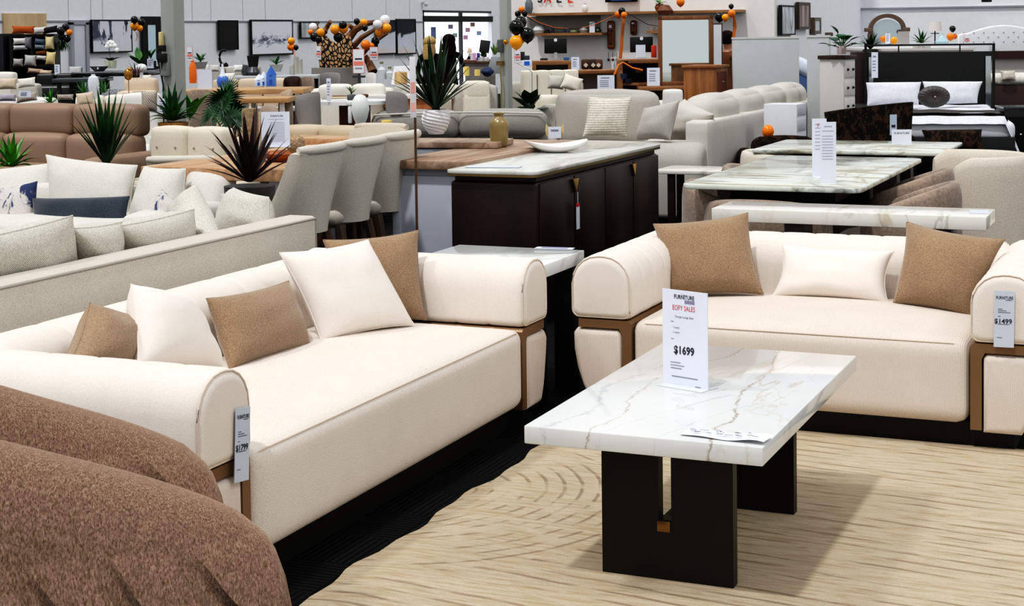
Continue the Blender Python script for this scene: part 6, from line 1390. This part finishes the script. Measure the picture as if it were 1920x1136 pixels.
for i in range(11):
    q=i/10*PI; P.append([Vector((math.cos(a)*(.17*math.sin(q)**.6+.001)*1.0,-.055*math.cos(q)*(1 if 1 else 0)+( .03*math.exp(-((math.sin(q)*.17)/.03)**2) if q<PI/2 else 0),math.sin(a)*(.115*math.sin(q)**.6+.001)*(1+.0*math.sin(a*30)))) for a in [2*PI*k/60 for k in range(60)]])
for i,r in enumerate(P):
    for k,v in enumerate(r): v.y+=.006*math.sin(k*PI/1.5)*math.sin(i/10*PI)
mb.grid(P,closev=True); bmesh.ops.remove_doubles(mb.bm,verts=list(mb.bm.verts),dist=1e-4); bmesh.ops.recalc_face_normals(mb.bm,faces=list(mb.bm.faces)); mb.obj('cover',VEL,s,angle=80,loc=(0,0,.1)); MB().ball((0,-.045,.1),.012).obj('button',plain('#A8A6A4',.3,.5),s)
def nightstand(label,px0,px1,yt,d): 
    w=(px1-px0)*S(d); z=zat((px0+px1)/2,yt,d); s=thing('bedside_table',label,'bedside table',place((px0+px1)/2,d,yt),YAW-.1); MB().box((0,0,z/2),(w,.4,z),.004).obj('carcass',plain('#08080A',.3),s); MB().box((0,0,z),(w+.02,.42,.015)).obj('mirrored_top',plain('#7A8084',.1,.7),s)
    dr=MB().box((0,-.205,z*.62),(w*.9,.01,z*.5)).obj('drawer',plain('#101013',.2),s); MB().ball((0,-.215,z*.62),.012).obj('knob',plain('#C8C8C8',.3,.8),dr)
nightstand('black bedside table with mirrored top left of the bed',1527,1622,198,15.9); nightstand('black bedside table right of the bed at the photo edge',1876,1935,200,16.2)
card('white oblong tag hanging on the headboard',1634,1646,98,146,17.6)
s=thing('dark_cabinet','dark timber wardrobe end between the chest of drawers and the bed','cabinet',place(1618,18.6,110),YAW); MB().box((0,0,zat(1618,97,18.6)/2),(.24,.3,zat(1618,97,18.6)),.01).obj('carcass',plain('#2A1812',.5),s); s.name='cabinet'
# things behind the headboard
s=thing('cabinet','long pale storage cabinet standing behind the black headboard','cabinet',place(1705,19.7,90),YAW); zc_=1.30
MB().box((0,.1,zc_/2-.02),(1.22,1.5,zc_-.04),.01).obj('carcass',plain('#C9C8C4',.5),s); MB().box((0,.1,zc_-.03),(1.25,1.53,.03)).obj('top',plain('#D4D3CF',.5),s)
p=D(1632,95,19); s=spiky('dark agave in a black pot behind the headboard',(p.x,p.y),p.z,.22,None,16,leafmat('#16301C','#2E5230'),w=.04,droop=.2,seed=51,up=.35,name='agave'); MB().lathe([(0,-.06),(.05,-.06),(.10,.0),(.08,.02),(0,.0)],18).obj('pot',BLACK,s)
s=thing('mirror','arched timber framed mirror against the back wall','mirror',D(1663,84,20.5),YAW); FRB=plain('#5C4A3E',.5)
r=31*S(20.5); pts=[]
def arch(R,h0,hc): 
    return [(-R,0)]+[(R*math.cos(a),h0+hc*math.sin(a)) for a in [PI-PI*k/16 for k in range(17)]]+[(R,0)]
z_=.20; MB().prism(arch(r*.86,z_-.02,.15),-.01,.0,'Y').obj('glass',plain('#B4C0C4',.06,.8),s)
mb=MB(); A=arch(r*1.12,z_,.20); Bq=arch(r*.88,z_,.15); P=[[Vector((a[0],-.04,a[1])),Vector((a[0],.02,a[1])),Vector((b[0],.02,b[1])),Vector((b[0],-.04,b[1]))] for a,b in zip(A,Bq)]
mb.grid(P,closev=True); bmesh.ops.recalc_face_normals(mb.bm,faces=list(mb.bm.faces)); mb.obj('frame',FRB,s,angle=40)
for a in (-1,1): MB().box((a*r*1.12,-.01,z_*.98),(.10,.09,.05),.008).obj('capital',FRB,s); 
clus([(1656,73,6,'o','orange balloon left of the white card by the arched mirror'),(1676,76,7,'y','amber balloon right of the white card by the arched mirror'),(1686,60,5,'k','black balloon in front of the arched mirror')],19.8,'balloons at the arched mirror')
card('white card between the balloons at the arched mirror',1660,1669,63,82,19.7)
simple('box','tall grey box behind the headboard','box',MB().box((0,0,.08),(.12,.1,.17)),plain('#A8A6A2',.6),D(1694,84,19.5),YAW,part='carton')
s=spiky('low spreading green plant behind the headboard',(lambda q:(q.x,q.y))(D(1728,84,19.2)),D(1728,84,19.2).z,.2,None,16,leafmat('#17401A','#2E6A30'),w=.03,droop=.35,seed=52,up=.1,name='trailing_plant'); MB().box((0,0,-.02),(.2,.1,.06),.01).obj('planter',plain('#B0AEA8',.5),s)
s=thing('table_lamp','table lamp with pleated pale shade and dark stand by the white headboard','lamp',D(1753,82,20)); MB().cyl((0,0,.16),(0,0,.28),.085,.075,24).obj('lamp_shade',plain('#D4CCCA',.7),s); MB().cyl((0,0,0),(0,0,.16),.008).obj('stem',BLACK,s); MB().box((0,0,.13),(.1,.04,.01)).obj('base',BLACK,s)
clus([(1786,54,6,'k','black balloon beside the lamp'),(1782,69,7,'o','orange balloon beside the lamp'),(1790,68,5,'o','small orange balloon beside the lamp')],19.8,'balloons beside the lamp')
s=thing('vase','pale blue glass vase behind the headboard','vase',D(1766,84,19.6)); MB().lathe([(0,0),(.07,0),(.085,.04),(.04,.09),(.015,.12),(.015,.14),(0,.14)],20).obj('body',plain('#A8C4D0',.15),s)
board('pink red sale card left of the white headboard',1807,1818,66,82,19.6)
# white headboard
s=thing('headboard','white button-tufted curved headboard on a dark timber bed at the right edge','bed',D(1880,110,20.4),YAW); wh=170*S(20.4); zt=(110-82)*S(20.4)
pts=[(-wh/2,0),(wh/2,0),(wh/2,zt+.14)]+[(wh/2-wh*k/20,zt+.14+.10*math.sin(PI*min(1,max(0,(k-2)/16)))) for k in range(1,20)]+[(-wh/2,zt+.12)]
MB().prism(pts,-.04,.03,'Y',r=.02,seg=3).obj('padding',plain('#E2E3E6',.6),s,angle=50); mb=MB()
for j in range(3):
    for i in range(9): mb.ball((-wh*.44+wh*.11*i+(j%2)*.06,-.045,zt+.03+.06*j),.008,seg=8)
mb.obj('buttons',plain('#A8A8AC',.6),s)['kind']='stuff'; MB().box((0,-.05,.05),(wh,.08,.10)).obj('rail',plain('#3A201A',.5),s); MB().box((0,0,-.5),(wh,.05,1.0)).obj('panel',plain('#C8C4BE',.6),s)
# second bed with cushions at right
cush('white and brown speckled square pillow at the right edge',1890,142,18.6,.17,.12,fabric('#C4BDB2',.5,40,.8),t=.08,name='pillow',cat='pillow'); s=thing('bed','bed with speckled cover on dark timber base right of the bed post','bed',place(1905,19.0,160),YAW); MB().box((0,0,.42),(.62,.7,.84),.01).obj('base',plain('#3A221A',.5),s); MB().cushion((0,0,.90),(.64,.7,.12),r=.04).obj('cover',fabric('#D0CCC4',.3,40,.8),s)
s=thing('ceiling_sensor','small black ceiling device at the top edge','device',D(1850,1,20)); MB().box((0,0,0),(.12,.1,.04),.01).obj('body',BLACK,s)
# ============================================================ shell floor + light
t=NT('carpet_black'); 
ck=t.n('ShaderNodeTexWave',wave_type='BANDS',bands_direction='X'); t.l(t.mp(scale=(1,1,1)),ck.inputs['Vector']); ck.inputs['Scale'].default_value=14; ck.inputs['Distortion'].default_value=1.2
ck2=t.n('ShaderNodeTexWave',wave_type='BANDS',bands_direction='Y'); t.l(t.mp(scale=(1,1,1)),ck2.inputs['Vector']); ck2.inputs['Scale'].default_value=14; ck2.inputs['Distortion'].default_value=1.2
cb=t.n('ShaderNodeTexChecker'); t.l(t.co,cb.inputs['Vector']); cb.inputs['Scale'].default_value=4
w=t.mix(cb.outputs['Fac'],ck.outputs['Fac'],ck2.outputs['Fac']); f=t.noise(t.co,200,3)
col=t.mix(w,(.0035,.0035,.004,1),(.016,.016,.018,1)); t.fin(col,.9,0,t.bump(w,.5,.004)); t.b.inputs['Specular IOR Level'].default_value=.1
struct('floor',MB().box((-12,22,-.05),(60,60,.1)),t.m,'black patterned carpet tile floor')
wd=bpy.data.worlds.new('World'); SC.world=wd; wd.use_nodes=True; bg=wd.node_tree.nodes['Background']; bg.inputs[0].default_value=(.97,.985,1,1); bg.inputs[1].default_value=.70
def sun(name,st,dirv,ang,col=(1,.985,.97)):
    l=bpy.data.lights.new(name,'SUN'); l.energy=st; l.angle=math.radians(ang); l.color=col
    o=bpy.data.objects.new(name,l); COL.objects.link(o); o.rotation_euler=Vector(dirv).to_track_quat('-Z','Y').to_euler()
sun('key_light',1.5,(.08,.53,-1),3)
sun('fill_light',.8,(.55,.25,-1),5)
sun('back_light',.45,(-.85,.1,-1),12)
SC.view_settings.view_transform='Standard'; SC.view_settings.look='None'; SC.view_settings.exposure=0; SC.view_settings.gamma=1

vs=SC.view_settings; vs.use_curve_mapping=True; cv=vs.curve_mapping.curves[3]
for x,y in ((.03,.012),(.12,.09),(.5,.54)): cv.points.new(x,y)
vs.curve_mapping.update()

p_=W(1345,661,.474); d_=p_-EYE; k_=(4.3-.474)/-d_.z; q_=p_+Vector((d_.x,d_.y,-d_.z))*k_
s=thing('ceiling_lamp','round high bay ceiling lamp reflected as a bright spot in the coffee table','lamp',q_)
MB().cyl((0,0,0),(0,0,.01),.15,seg=24).obj('diffuser',emis('#FFFFFF',140),s)
MB().cyl((0,0,.011),(0,0,.14),.17,.06,24).obj('housing',plain('#C8CACC',.4),s); MB().cyl((0,0,.14),(0,0,.9),.008).obj('rod',plain('#8A8C8E',.4),s)
